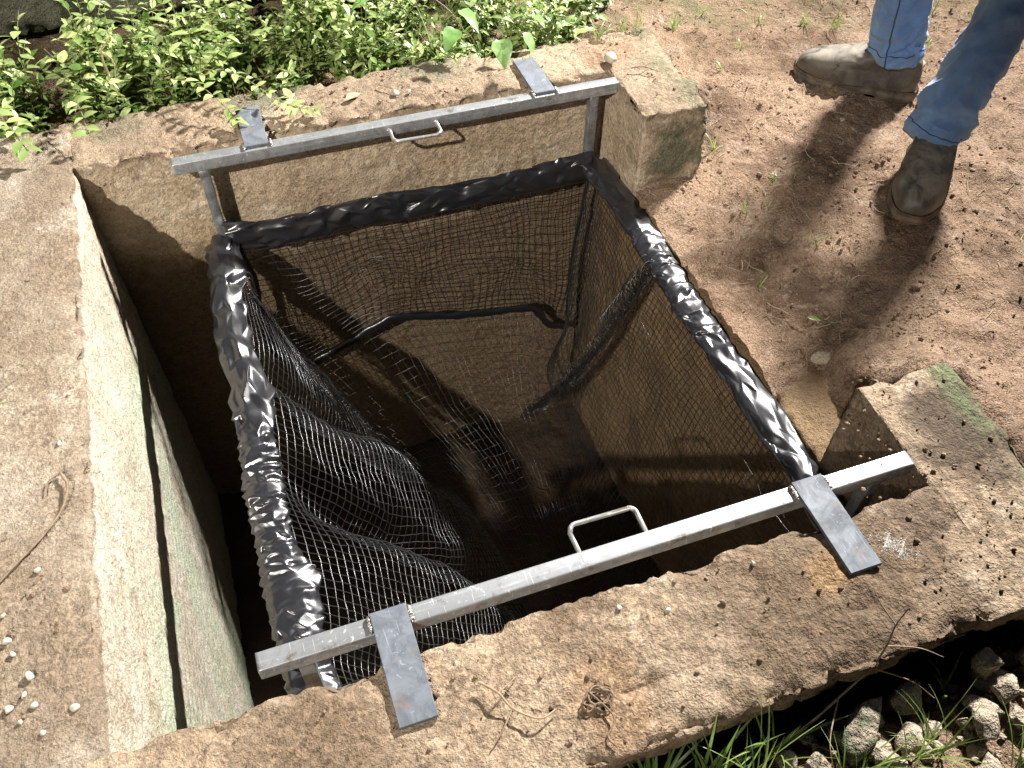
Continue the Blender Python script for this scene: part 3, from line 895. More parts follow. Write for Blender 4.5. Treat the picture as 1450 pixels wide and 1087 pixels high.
c = n_mix(nt, dust, (0.065, 0.057, 0.046), (0.27, 0.235, 0.185))
nt.links.new(c, bs.inputs['Base Color'])
nt.links.new(n_map(nt, dust, 0, 0.7, 0.42, 0.85), bs.inputs['Roughness'])
nt.links.new(n_bump(nt, n_tex(nt, 'Noise', 90, 5, 0.6, pos).outputs[0], 0.25, 0.003), bs.inputs['Normal'])
M['boot'] = boot_m
M['sole'] = simple('boot_sole_rubber', (0.07, 0.058, 0.045), 0.8, 0, 0.3, (30, (0.20, 0.15, 0.105)), (60, 0.5, 0.004))

person = empty('person', (1.57, 0.90, ZG))
tag(person, 'person in blue jeans and dusty grey boots standing on the bare soil', 'person')

def outline(th, l0, l1, wid, z):
    """foot-shaped ring: heel at l0, toe at l1 (x forward), angle th"""
    c, s = np.cos(th), np.sin(th)
    mid, half = 0.5 * (l0 + l1), 0.5 * (l1 - l0)
    x = mid + half * np.sign(c) * np.abs(c) ** 0.68
    t = (x - l0) / (l1 - l0 + 1e-9)
    waist = 0.80 + 0.24 * np.exp(-((t - 0.70) / 0.22) ** 2) - 0.06 * np.exp(-((t - 0.40) / 0.14) ** 2) + 0.03 * np.exp(-((t - 0.1) / 0.14) ** 2)
    y = wid * waist * np.sign(s) * np.abs(s) ** 0.60
    return np.stack([x, y, 0 * x + z], -1)

def make_boot(name, tip, ang, side, shaft_top=0.14):
    o = bpy.data.objects.new(name, None); COL.objects.link(o); o.parent = person; o.empty_display_size = 0.03
    LB, W = 0.288, 0.050
    th = np.arange(64) * 2 * math.pi / 64
    # upper: rings from the welt to the shaft top; x measured from heel (0) to toe (LB)
    spec = [(0.018, 0.004, LB - 0.004, W), (0.028, 0.002, LB - 0.001, W * 1.02), (0.040, 0.002, LB - 0.001, W * 1.02), (0.052, 0.002, LB - 0.005, W * 1.0),
            (0.062, 0.003, LB - 0.014, W * 0.96), (0.071, 0.004, LB - 0.032, W * 0.92), (0.079, 0.005, LB - 0.060, W * 0.88), (0.088, 0.007, LB - 0.098, W * 0.84),
            (0.098, 0.010, LB - 0.130, W * 0.82), (0.110, 0.020, LB - 0.172, W * 0.76), (0.125, 0.028, LB - 0.186, W * 0.72), (shaft_top, 0.032, LB - 0.192, W * 0.68)]
    zs = np.array([s[0] for s in spec])
    zq = np.linspace(zs[0], zs[-1], 60)
    l0 = np.interp(zq, zs, [s[1] for s in spec]); l1 = np.interp(zq, zs, [s[2] for s in spec]); w = np.interp(zq, zs, [s[3] for s in spec])
    k = np.array([1, 2, 3, 2, 1.0]); k /= k.sum()
    def sm(a): return np.convolve(np.pad(a, 2, 'edge'), k, 'valid')
    l0, l1, w = sm(l0), sm(sm(l1)), sm(w)
    rings = np.array([outline(th, a, b, c, z) for a, b, c, z in zip(l0, l1, w, zq)])
    rings[..., 1] += side * 0.006 * np.sin(np.clip((rings[..., 0]) / LB, 0, 1) * 3.0)
    wr = 0.0022 * fbm(rings, 24, 3, ang) + 0.0032 * np.maximum(0, ridged(rings * np.array([1.6, 0.7, 1.4]), 20, 2, ang + 2)) * np.exp(-((rings[..., 0] - 0.155) / 0.05) ** 2)
    cen = rings.mean(1, keepdims=True)
    dirv = rings - cen; dirv /= np.linalg.norm(dirv, axis=-1, keepdims=True) + 1e-9
    rings = rings + dirv * wr[..., None]
    upper = mk('upper', rings, gridF(len(zq), 64, 0, True), M['boot'], o)
    # sole with a heel step and a welt
    zr = [0.0, 0.005, 0.019, 0.0215, 0.024, 0.029]
    ex = [-0.001, 0.003, 0.0045, 0.0005, 0.0055, 0.002]
    so = []
    for z, e in zip(zr, ex):
        q = outline(th, 0.0 - e, LB + e, W + e, z)
        q[:, 1] += side * 0.006 * np.sin(np.clip(q[:, 0] / LB, 0, 1) * 3.0)
        if z < 0.01:
            arch = np.exp(-((q[:, 0] - 0.105) / 0.022) ** 2)
            q[:, 2] += 0.008 * arch
        q[:, 2] += 0.012 * np.clip((q[:, 0] - 0.225) / 0.06, 0, 1) ** 2 * (1 if z < 0.01 else 0.5)
        so.append(q)
    so = np.array(so)
    F = [tuple(f) for f in gridF(len(zr), 64, 0, True)] + [tuple(range(64))[::-1], tuple(range(5 * 64, 6 * 64))]
    mk('sole', so.reshape(-1, 3), F, M['sole'], o)
    # raised toe-cap seam and side gusset line
    a = np.linspace(-1, 1, 40)
    sp = []
    for q in a:
        zz = 0.036 + 0.030 * (1 - abs(q) ** 2.2)
        yy = q * W * 0.99
        xx = 0.222 + 0.010 * (1 - q * q)
        sp.append((xx, yy, zz))
    for x0, x1_, za, zb, sides in ((0.215, 0.190, 0.032, 0.075, (0, 1)), (0.075, 0.060, 0.034, 0.16, (0, 1)), (0.045, 0.030, 0.090, 0.16, (0, 1))):
        for hs in sides:
            half = slice(1, 31) if hs == 0 else slice(33, 63)
            path = []
            for kz in range(len(zq)):
                if not za <= zq[kz] <= zb: continue
                tt = (zq[kz] - za) / (zb - za)
                xt = x0 + (x1_ - x0) * tt
                rg_ = rings[kz][half]
                path.append(rg_[np.argmin(np.abs(rg_[:, 0] - xt))])
            if len(path) > 4:
                path = np.array(path); path[:, 1] *= 1.012
                tube('seam', path, 0.0013, M['sole'], upper, 5)
    dx, dy = math.cos(R(ang)), math.sin(R(ang))
    heel = (tip[0] - LB * dx, tip[1] - LB * dy)
    z = float(ground_z(np.array([heel[0] + 0.1 * dx]), np.array([heel[1] + 0.1 * dy]))[0]) - 0.002
    o.location = (heel[0] - person.location.x, heel[1] - person.location.y, z - person.location.z)
    o.rotation_euler = (0, 0, R(ang))
    return heel

make_boot('boot', (1.470, 1.168), 140, -1)
make_boot('boot', (1.366, 0.570), 226, 1)

def leg_rings(path, rad, seed, nseg, wr, m=72):
    u = np.linspace(0, 1, nseg)
    P = curve_at(path, u)
    d = np.linalg.norm(np.diff(np.array(path), axis=0), axis=1); d = np.concatenate([[0], np.cumsum(d)]); d /= d[-1]
    r = np.interp(u, d, rad)
    T, N, B = frames(P)
    th = np.arange(m) * 2 * math.pi / m
    U, TH = np.meshgrid(u, th, indexing='ij')
    Q = np.stack([np.cos(TH), np.sin(TH), U * 6], -1)
    low = np.exp(-(U / 0.16) ** 2)
    fold = ridged(np.stack([np.cos(TH) * 0.8 + seed, np.sin(TH) * 0.8, U * 16 + 0.9 * np.cos(TH + seed)], -1), 1.0, 2, seed)
    big = fbm(Q, 0.8, 3, seed)
    h = wr * (0.011 * big + (0.006 + 0.009 * low * np.clip(U / 0.03, 0.15, 1)) * fold)
    rr = r[:, None] + h
    # crease down the front
    V = P[:, None] + N[:, None] * (np.cos(TH) * rr)[..., None] + B[:, None] * (np.sin(TH) * rr)[..., None]
    return V

px_, py_, pz_ = person.location
hipA, hipB = (1.735, 1.12, 0.64), (1.73, 0.95, 0.64)
pathA = [(1.628, 1.030, ZG + 0.088), (1.618, 1.030, ZG + 0.16), (1.585, 1.02, ZG + 0.34), (1.585, 1.00, ZG + 0.46), hipA]
pathB = [(1.505, 0.722, ZG + 0.085), (1.532, 0.728, ZG + 0.17), (1.600, 0.762, ZG + 0.34), (1.640, 0.805, ZG + 0.46), hipB]
off = np.array([px_, py_, pz_])
RAD = [0.045, 0.047, 0.050, 0.051, 0.054]
for path, seed, k in ((pathA, 2.0, 47), (pathB, 6.0, 12)):
    V0_ = leg_rings(path, RAD, seed, 150, 1.0)
    cen0 = V0_[0].mean(0)
    hem_in = [cen0 + (V0_[0] - cen0) * f + np.array([0, 0, dz]) for f, dz in ((0.90, 0.05), (0.94, 0.012))]
    V = np.vstack([hem_in[0][None], hem_in[1][None], V0_])
    nr = V.shape[0]
    F = [tuple(f) for f in gridF(nr, 72, 0, True)] + [tuple(range((nr - 1) * 72, nr * 72))]
    leg = mk('jeans_leg', V.reshape(-1, 3) - off, F, M['denim'], person)
    cen = V0_.mean(1)
    sm_ = V0_[:, k]; out = sm_ - cen; out /= np.linalg.norm(out, axis=1)[:, None]
    tube('seam', sm_ + out * 0.0006 - off, 0.0016, M['thread'], leg, 5)
    hem = np.vstack([V0_[6], V0_[6][:1]])
    oc = hem - cen[6]; oc /= np.linalg.norm(oc, axis=1)[:, None]
    tube('seam', hem + oc * 0.0003 - off, 0.0012, M['thread'], leg, 5, False)

# ------------------------------------------------------------------ plants
def leafVF(length, width, fold=0.25, curl=0.25, n=5, heart=False):
    t = np.linspace(0, 1, n)
    if heart: w = width * np.sin(np.pi * np.clip(t ** 0.55, 0, 1)) ** 0.9
    else: w = width * np.sin(np.pi * t ** 0.8) ** 0.9
    w[0] = width * (0.35 if heart else 0.06); w[-1] = width * 0.02
    x = t * length
    z = -curl * length * t * t
    V = []
    for k in range(n):
        V += [(x[k], -w[k] / 2, z[k] + fold * w[k] / 2), (x[k], 0, z[k]), (x[k], w[k] / 2, z[k] + fold * w[k] / 2)]
    return np.array(V), gridF(n, 3)

def rotm(yaw, pitch, roll=0.0):
    return np.array((Matrix.Rotation(yaw, 3, 'Z') @ Matrix.Rotation(-pitch, 3, 'Y') @ Matrix.Rotation(roll, 3, 'X')))

def weed(seed, h, nst, spread, lsize, name='weed'):
    """upright many-stemmed weed with small opposite leaves"""
    rg = random.Random(seed)
    LV, LF, LT, lb = [], [], [], 0
    SV, SF, sb = [], [], 0
    for s in range(nst):
        az = rg.uniform(0, 6.28); lean = rg.uniform(0.1, 1.0) * spread
        hh = h * rg.uniform(0.55, 1.1)
        k = 9
        t = np.linspace(0, 1, k)
        bx = lean * hh * (t ** 1.4) + 0.01 * np.sin(t * 5 + seed)
        P = np.stack([bx * math.cos(az) + 0.012 * rg.uniform(-1, 1), bx * math.sin(az) + 0.012 * rg.uniform(-1, 1), hh * (t - 0.28 * lean * t * t)], -1)
        V, F = tubeVF(P, np.linspace(0.0013, 0.0006, k), 4, sb)
        SV.append(V); SF.append(F); sb += len(V)
        nn = int(hh / 0.026) + 2
        for q in range(nn):
            tt = 0.15 + 0.85 * (q + rg.random() * 0.3) / nn
            tt = min(tt, 1)
            p = np.array([np.interp(tt, t, P[:, j]) for j in range(3)])
            yaw0 = rg.uniform(0, 6.28)
            cnt = 2 if tt < 0.93 else 4
            for j in range(cnt):
                ln = lsize * rg.uniform(0.55, 1.2) * (0.7 if tt > 0.9 else 1)
                lv, lf = leafVF(ln, ln * rg.uniform(0.32, 0.50), rg.uniform(0.1, 0.5), rg.uniform(-0.1, 0.5))
                lv = lv @ rotm(yaw0 + j * (math.pi if cnt == 2 else math.pi / 2) + rg.uniform(-0.4, 0.4), rg.uniform(-0.35, 0.8), rg.uniform(-0.5, 0.5)).T + p
                LV.append(lv); LF.append(lf + lb); lb += len(lv)
                tone = np.full(len(lv), np.clip(rg.gauss(0.40, 0.38) + 0.6 * (tt - 0.5), 0, 1))
                LT.append(tone)
    root = empty(name)
    mk('stems', np.vstack(SV), np.vstack(SF), M['stem'], root)
    f = mk('leaves', np.vstack(LV), np.vstack(LF), M['leaf'], root, True, {'tone': np.concatenate(LT)})
    f['kind'] = 'stuff'
    return root

protos = [weed(100 + k, h, ns, sp, ls) for k, (h, ns, sp, ls) in enumerate(((0.21, 11, 0.55, 0.031), (0.18, 11, 0.8, 0.029), (0.25, 10, 0.45, 0.032), (0.14, 11, 1.0, 0.027), (0.20, 11, 0.6, 0.034), (0.11, 9, 1.2, 0.026)))]
used = set()
spots = []
for i in range(78):
    x = -0.50 + 1.36 * ((i * 0.6180339) % 1.0)
    row = i % 3
    y = (1.25, 1.33, 1.43)[row] + random.uniform(-0.035, 0.035)
    if row == 0 and x > 0.35: y += 0.03
    if row == 2 and x < -0.12: continue
    if row == 1 and x < -0.30: continue
    if row == 0 and i % 4 == 0 and x > -0.2: continue
    spots.append((x, y, row))
spots += [(0.93, 1.33, 1), (1.00, 1.40, 1), (0.90, 1.43, 2), (1.08, 1.46, 2), (0.98, 1.50, 2), (0.82, 1.47, 2)]
for i, (x, y, row) in enumerate(spots):
    k = random.choice((0, 1, 3, 4, 5)) if row == 0 else random.choice((0, 1, 2, 4))
    if x > 0.45: k = random.choice((1, 3, 5, 0)) if row < 2 else random.choice((0, 1, 3))
    o = protos[k] if k not in used else dup(protos[k])
    used.add(k)
    z = float(ground_z(np.array([x]), np.array([y]))[0])
    o.location = (x, y, z - 0.004)
    o.rotation_euler = (0.10 * random.uniform(-1, 1) + (0.18 if row == 0 else 0.05), 0.10 * random.uniform(-1, 1), random.uniform(0, 6.28))
    s = random.uniform(0.62, 1.22) * (0.85 if x > 0.5 else 1.0)
    o.scale = (s, s, s)
    where = ('small-leaved green weed in the front row overhanging the back ledge of the pit', 'small-leaved green weed in the middle of the thicket behind the pit',
             'small-leaved green weed at the back of the thicket against the mossy wall')[row]
    near = ('at the far left of the photo', 'above the back left pit corner', 'above the back left steel plate', 'between the left plate and the handle', 'above the back handle', 'between the handle and the right plate', 'above the back right steel plate', 'at the right end of the back ledge')[int(np.clip((x + 0.5) / 0.195, 0, 7))]
    where = ('small-leaved weed overhanging the ledge ', 'small-leaved weed in mid thicket ', 'small-leaved weed against the mossy wall ')[row] + near
    tag(o, where, 'weed', ('weeds along the back ledge', 'weeds in the middle of the thicket', 'weeds against the mossy wall')[row])
for k in range(6):
    if k not in used:
        for ch in list(protos[k].children): bpy.data.objects.remove(ch)
        bpy.data.objects.remove(protos[k])

# trailing sprigs that creep over the ledge
def sprig(pts, lsize, seed, label):
    rg = random.Random(seed)
    P = smooth_path(pts, 10)
    root = empty('trailing_sprig', tuple(P[0]))
    tube('stem', P - P[0], 0.0010, M['stem'], root, 5)
    lv_, lf_ = leafVF(1.0, 0.5, 0.3, 0.3)
    base_me = None
    n = int(len(P) / 3)
    for q in range(1, n + 1):
        p = P[min(len(P) - 1, q * 3)] - P[0]
        for sgn in (-1, 1):
            if base_me is None or rg.random() < 0.34:
                o = mk('leaf', lv_, lf_, M['leaf'], root, True, {'tone': np.full(len(lv_), rg.uniform(0.3, 0.95))}); base_me = o.data
            else:
                o = bpy.data.objects.new('leaf', base_me); COL.objects.link(o); o.parent = root
            s = lsize * rg.uniform(0.6, 1.15)
            o.location = p; o.scale = (s, s, s)
            tdir = P[min(len(P) - 1, q * 3)] - P[max(0, q * 3 - 2)]
            yaw = math.atan2(tdir[1], tdir[0]) + sgn * rg.uniform(0.6, 1.3)
            o.rotation_euler = (rg.uniform(-0.4, 0.4), -rg.uniform(-0.1, 0.6), yaw)
    tag(root, label, 'sprig')
sprig([(0.10, 1.24, 0.04), (0.16, 1.18, 0.05), (0.215, 1.12, 0.025), (0.25, 1.085, 0.018), (0.285, 1.07, 0.012)], 0.026, 1, 'leafy sprig creeping past the back left steel plate')
sprig([(0.02, 1.25, 0.03), (0.08, 1.17, 0.05), (0.12, 1.11, 0.03), (0.135, 1.08, 0.015)], 0.024, 2, 'leafy sprig trailing down left of the back left steel plate')
sprig([(-0.17, 1.25, 0.02), (-0.14, 1.17, 0.05), (-0.13, 1.10, 0.03)], 0.030, 3, 'leafy sprig hanging over the ledge near the back left pit corner')
sprig([(-0.32, 1.24, 0.03), (-0.27, 1.15, 0.06), (-0.24, 1.09, 0.03)], 0.032, 4, 'leafy sprig over the ledge at the left edge of the photo')
sprig([(0.52, 1.26, 0.0), (0.56, 1.21, 0.035), (0.60, 1.17, 0.015)], 0.022, 5, 'short leafy sprig on the ledge behind the back handle')

# broad-leaved plant
def broad(name, loc, specs, mat, label, heart=True):
    root = empty(name, loc)
    for (az, ln, el, wd, tone, sh) in specs:
        sd_ = np.array([math.cos(az), math.sin(az), 0])
        P = smooth_path([(0, 0, 0), tuple(sd_ * sh * 0.4 + np.array([0, 0, sh * 0.7])), tuple(sd_ * sh * 0.8 + np.array([0, 0, sh]))], 6)
        tube('stem', P, 0.0012, M['stem'], root, 5)
        lv, lf = leafVF(ln, ln * wd, 0.35, 0.35, 9, heart)
        lv[:, 2] += 0.004 * np.sin(lv[:, 0] * 260) * np.abs(lv[:, 1]) / (ln * wd)
        lv = lv @ rotm(az + random.uniform(-0.3, 0.3), el, random.uniform(-0.3, 0.3)).T + P[-1]
        mk('leaf', lv, lf, mat, root, True, {'tone': np.full(len(lv), tone)})
    tag(root, label, 'plant')
broad('broad_leaved_plant', (0.70, 1.27, -0.09), [(-1.6, 0.060, -0.5, 0.75, 0.7, 0.13), (-2.4, 0.055, -0.2, 0.7, 0.3, 0.16), (-0.9, 0.055, -0.6, 0.6, 0.8, 0.12), (2.6, 0.07, 0.2, 0.6, 0.4, 0.17), (0.6, 0.06, 0.3, 0.6, 0.5, 0.15), (1.6, 0.06, 0.4, 0.6, 0.2, 0.16), (-1.2, 0.045, 0.3, 0.6, 0.6, 0.19)],
      M['bigleaf'], 'plant with broad heart-shaped leaves behind the back right plate')
broad('rosette_plant', (0.875, 1.28, -0.08), [(a, 0.075 + 0.02 * math.sin(a * 3), 0.35, 0.26, 0.85, 0.03) for a in (0.2, 1.1, 2.0, 2.9, 3.8, 4.6, 5.4)],
      M['grass'], 'yellow-green rosette plant with long leaves at the top of the back ledge', False)
broad('broad_leaved_plant', (0.60, 1.36, -0.08), [(-1.3, 0.065, 0.0, 0.5, 0.6, 0.16), (-2.6, 0.06, 0.1, 0.5, 0.5, 0.2), (0.2, 0.06, 0.2, 0.5, 0.3, 0.18), (1.9, 0.06, 0.4, 0.5, 0.7, 0.19)],
      M['bigleaf'], 'taller broad-leaved plant half hidden at the top edge of the photo')

def tuft(name, loc, n, ln, spread, wid, label, group=None, seed=0, lean=(0, 0), cat='grass'):
    rg = random.Random(seed)
    Vs, Fs, Ts, b = [], [], [], 0
    for k in range(n):
        az = rg.uniform(0, 6.28); l = ln * rg.uniform(0.45, 1.1); sp = spread * rg.uniform(0.2, 1.0); w = wid * rg.uniform(0.6, 1.2)
        m = 8
        t = np.linspace(0, 1, m)
        hx_ = l * sp * t ** 1.3
        hz = l * (t * math.sqrt(max(0.05, 1 - 0.5 * sp * sp)) - 0.55 * sp * t ** 2.4)
        d = np.array([math.cos(az), math.sin(az)]); pr = np.array([-d[1], d[0]])
        tw = rg.uniform(-0.5, 0.5)
        ox, oy = rg.uniform(-1, 1) * 0.012, rg.uniform(-1, 1) * 0.012
        wv = w * np.clip((1 - t ** 2.2), 0.03, 1) * np.clip(t * 6 + 0.4, 0, 1)
        for j in range(m):
            c = np.array([ox + d[0] * hx_[j] + lean[0] * l * t[j] ** 1.5, oy + d[1] * hx_[j] + lean[1] * l * t[j] ** 1.5, max(hz[j], 0.002)])
            e = np.array([pr[0], pr[1], tw * t[j]]) * wv[j] / 2
            Vs += [c - e, c + np.array([0, 0, -0.15 * wv[j]]), c + e]
        Fs.append(gridF(m, 3, b)); b += 3 * m
        Ts.append(np.full(3 * m, np.clip(rg.gauss(0.5, 0.3), 0, 1)))
    o = mk(name, np.array(Vs), np.vstack(Fs), M['grass'], None, True, {'tone': np.concatenate(Ts)})
    o.location = loc
    tag(o, label, cat, group)
    return o

def gz1(x, y): return float(ground_z(np.array([x]), np.array([y]))[0])
# lower right: grass among the rubble
for i, (x, y, n_, l_, w_, lab) in enumerate((
        (0.40, -0.262, 34, 0.15, 0.0085, 'dense leafy grass clump at the bottom edge below the coiled vine'),
        (0.46, -0.275, 26, 0.17, 0.007, 'broad-bladed grass clump just right of the bottom centre leafy clump'),
        (0.545, -0.272, 16, 0.19, 0.006, 'long-bladed grass tuft leaning over the slab edge at bottom right'),
        (0.63, -0.33, 18, 0.15, 0.0045, 'thin grass tuft beside the mossy elongated stone'),
        (0.74, -0.33, 16, 0.14, 0.0045, 'sparse grass tuft among the rubble in front of the pale block stone'),
        (0.86, -0.36, 18, 0.14, 0.0045, 'grass tuft at the right end of the rubble near the bottom right corner'),
        (0.975, -0.285, 18, 0.13, 0.0045, 'bright grass tuft at the right edge of the photo above the rubble'),
        (0.80, -0.275, 6, 0.12, 0.006, 'single short grass sprout growing beside the pale block stone'))):
    tuft('grass_tuft', (x, y, gz1(x, y) - 0.004), n_, l_ * 0.9, 0.8, w_ * (0.9 if i == 0 else 0.62), lab, 'grass tufts among the rubble', 40 + i)
for i, (x, y, n_, l_, lab) in enumerate(((0.50, -0.30, 20, 0.17, 'dense grass tuft at the bottom edge right of the leafy clumps'), (0.585, -0.36, 16, 0.17, 'thin yellowish grass below the mossy elongated stone'), (0.69, -0.345, 14, 0.15, 'fine grass blades over the tan bottom stone'),
        (0.81, -0.385, 16, 0.14, 'fine grass blades left of the grey corner stone'), (0.93, -0.345, 14, 0.12, 'fine bright grass blades left of the whitish edge stone'), (1.03, -0.26, 12, 0.12, 'thin grass blades at the outermost right of the slab edge'))):
    tuft('grass_tuft', (x, y, gz1(x, y) - 0.004), n_, l_ * 0.9, 0.9, 0.0024, lab, 'grass tufts among the rubble', 160 + i)
tuft('grass_tuft', (0.235, -0.232, -0.012), 2, 0.045, 0.3, 0.006, 'single grass blade at the bottom edge of the front slab', None, 61)
tuft('grass_tuft', (-0.305, 0.50, -0.004), 5, 0.085, 0.7, 0.005, 'grass tuft at the left edge of the photo on the slab', None, 62, (0.1, -0.1))
for i, (x, y, lab) in enumerate(((0.40, 1.30, 'narrow-bladed grass among the weeds behind the handle'), (0.50, 1.34, 'narrow-bladed grass in the weeds right of the handle'), (0.60, 1.29, 'narrow-bladed grass at the foot of the broad-leaved plant'),
                                 (0.66, 1.40, 'tall narrow grass behind the broad-leaved plant'), (0.79, 1.35, 'narrow-bladed grass between broad-leaved and rosette plant'), (0.27, 1.38, 'narrow-bladed grass deep in the weeds above the left plate'))):
    tuft('grass_tuft', (x, y, gz1(x, y) - 0.003), 16, 0.17, 0.6, 0.0042, lab, None, 140 + i)
# sprouts on bare soil
for i, (x, y, n_, l_, lab) in enumerate((
        (1.395, 1.30, 8, 0.05, 'small grass sprout behind the corner block'), (1.30, 1.22, 6, 0.05, 'thin grass sprout right behind the corner block'),
        (1.115, 0.93, 7, 0.06, 'grass sprout leaning beside the foot of the corner block'), (1.19, 0.80, 5, 0.035, 'tiny sprout with a pale leaf in front of the corner block'),
        (1.14, 0.735, 6, 0.035, 'bright green sprout on the soil between block and leg shadow'), (1.085, 0.72, 7, 0.04, 'pale sprout beside the right rim sleeve'),
        (1.05, 0.66, 6, 0.04, 'faint grass sprout close to the right rim sleeve'), (1.17, 0.60, 6, 0.045, 'green sprout on the soil below the leg shadow'),
        (1.215, 0.605, 5, 0.03, 'second small sprout below the leg shadow'), (1.02, 0.53, 4, 0.045, 'two-leaved seedling near the middle of the right rim sleeve'),
        (1.66, 0.85, 9, 0.022, 'tiny green sprout on the soil between the two boots'), (1.50, 1.40, 9, 0.07, 'grass tuft at the top edge left of the jeans'),
        (1.62, 1.36, 12, 0.075, 'pale grass tuft right behind the left boot'), (1.69, 1.33, 10, 0.075, 'grass tuft against the leg of the jeans at the top'),
        (1.95, 1.28, 16, 0.12, 'long dark grass tuft at the top between both legs'), (2.05, 1.22, 14, 0.12, 'long grass tuft leaning out behind the right leg'),
        (1.86, 1.17, 9, 0.05, 'small leafy sprout on the soil between both legs'), (1.15, 1.42, 12, 0.07, 'grass tuft at the top edge right of the ledge'),
        (1.27, 1.45, 12, 0.06, 'grass tuft at the top edge above the corner block'), (1.06, 1.32, 12, 0.08, 'grass tuft at the far right end of the back ledge'),
        (0.98, 1.27, 14, 0.10, 'grass tuft next to the yellow-green rosette plant'), (1.385, 1.50, 10, 0.06, 'grass tuft in the top strip of soil'))):
    tuft('grass_sprout', (x, y, gz1(x, y) - 0.003), n_, l_, 0.85, 0.0032, lab, 'grass sprouts on the bare soil', 80 + i)

# ------------------------------------------------------------------ stones, twigs, leaves
def stone(name, loc, size, mat, label, seed, rz=0.0, tmpl=B3, group=None, rough=0.22, cat='stone', facet=0.35, rx=0.0):
    V0, F0 = tmpl
    V = V0.copy()
    rg = np.random.default_rng(seed)
    for _ in range(13):                      # knock flat facets into it
        d = rg.normal(size=3); d /= np.linalg.norm(d)
        k = rg.uniform(0.42, 0.80)
        s = V @ d
        V = V - np.outer(np.maximum(0, s - k) * 0.97, d)
    V = V * (1 + 0.6 * rough * fbm(V, 1.3, 2, seed * 0.37)[:, None] + 0.05 * fbm(V, 5, 2, seed * 0.7)[:, None])
    V = V * np.array(size) / 2
    o = mk(name, V, F0, mat)
    o.location = loc
    o.rotation_euler = (rx, 0.0, rz)
    tag(o, label, cat, group)
    return o

stone('stone', (0.655, -0.281, -0.055), (0.115, 0.048, 0.045), M['mossstone'], 'large elongated stone with green moss under the dry branch', 3, 0.55)
stone('stone', (0.842, -0.271, -0.055), (0.045, 0.035, 0.075), M['stone'], 'pale upright block-shaped stone beside the dark gap of the front slab', 4, 0.4)
stone('stone', (0.905, -0.276, -0.065), (0.055, 0.038, 0.038), M['stone'], 'brown stone to the right of the pale upright block', 5, 0.7)
stone('stone', (0.735, -0.268, -0.07), (0.055, 0.04, 0.03), M['stone'], 'dark flat stone in the gap behind the mossy elongated one', 6, 0.3)
stone('stone', (0.8, -0.331, -0.065), (0.055, 0.042, 0.034), M['stone'], 'rounded yellowish stone in the middle of the rubble', 7, 1.1)
stone('stone', (0.905, -0.391, -0.06), (0.06, 0.046, 0.036), M['stone'], 'grey angular stone at the bottom right corner', 8, 0.2)
stone('stone', (0.76, -0.381, -0.065), (0.065, 0.046, 0.036), M['stone'], 'broad tan stone at the bottom edge below the rubble', 9, 0.6)
stone('stone', (0.98, -0.326, -0.065), (0.05, 0.04, 0.036), M['stone'], 'whitish stone at the right edge of the photo', 10, 0.4)
k = 0
for (x0, x1, y0, y1, nn) in ((0.54, 1.10, -0.47, -0.250, 270),):
    for _ in range(nn):
        x, y = random.uniform(x0, x1), random.uniform(y0, y1)
        s = 0.011 + 0.030 * random.random() ** 1.8
        if y < -0.245 - 0.347 * (x - 0.406) or x > 0.93 + (y + 0.376) * 0.835: continue
        stone('small_stone', (x, y, gz1(x, y) + s * 0.22), (s * random.uniform(0.8, 1.4), s, s * random.uniform(0.55, 0.9)), M['stone'], 'small pale angular stone in the rubble heap beside the front slab', 100 + k, random.uniform(0, 6.28), B3, 'rubble beside the front slab')
        k += 1

def on_slab(x, y): return 0.0
for i, (x, y, s, lab) in enumerate((
        (-0.270, 0.118, 0.012, 'white pebble at the left edge of the left slab'), (-0.236, 0.205, 0.010, 'white pebble beside the curved twig on the left slab'), (-0.263, 0.10, 0.009, 'small pebble just below the white pebble on the left edge'),
        (-0.245, 0.066, 0.014, 'largest brownish pebble in the cluster at lower left'), (-0.252, 0.045, 0.010, 'pale pebble below the largest in the lower left cluster'), (-0.240, 0.030, 0.011, 'pale pebble low in the lower left cluster'),
        (-0.268, 0.035, 0.012, 'grey pebble on the outer side of the lower left cluster'), (-0.198, 0.012, 0.011, 'white pebble on the very lip of the left wall'), (-0.255, 0.015, 0.008, 'tiny pebble at the bottom of the lower left cluster'),
        (-0.232, -0.005, 0.009, 'tiny grey pebble in the lower left corner'), (-0.275, 0.155, 0.007, 'tiny pale chip on the left slab beside the twig end'), (-0.206, 0.40, 0.008, 'small white chip on the left slab near its lip'),
        (0.263, 1.082, 0.014, 'pale pebble on the back ledge right of the left plate'), (0.478, 1.094, 0.013, 'rounded pebble on the back ledge behind the handle'), (0.452, 1.098, 0.016, 'dark flat chip on the back ledge behind the handle'),
        (0.915, 1.075, 0.034, 'pinkish flat stone on the corner block beside the bar end'), (0.425, -0.075, 0.009, 'white chip on the front slab near its inner edge'), (0.480, -0.098, 0.009, 'second white chip on the front slab'),
        (0.61, -0.075, 0.008, 'small chip on the front slab below the handle'))):
    stone('pebble', (x, y, s * 0.25), (s * 1.15, s, s * 0.75), M['pebble'], lab, 300 + i, i * 1.3, B2, None, 0.18, 'pebble')
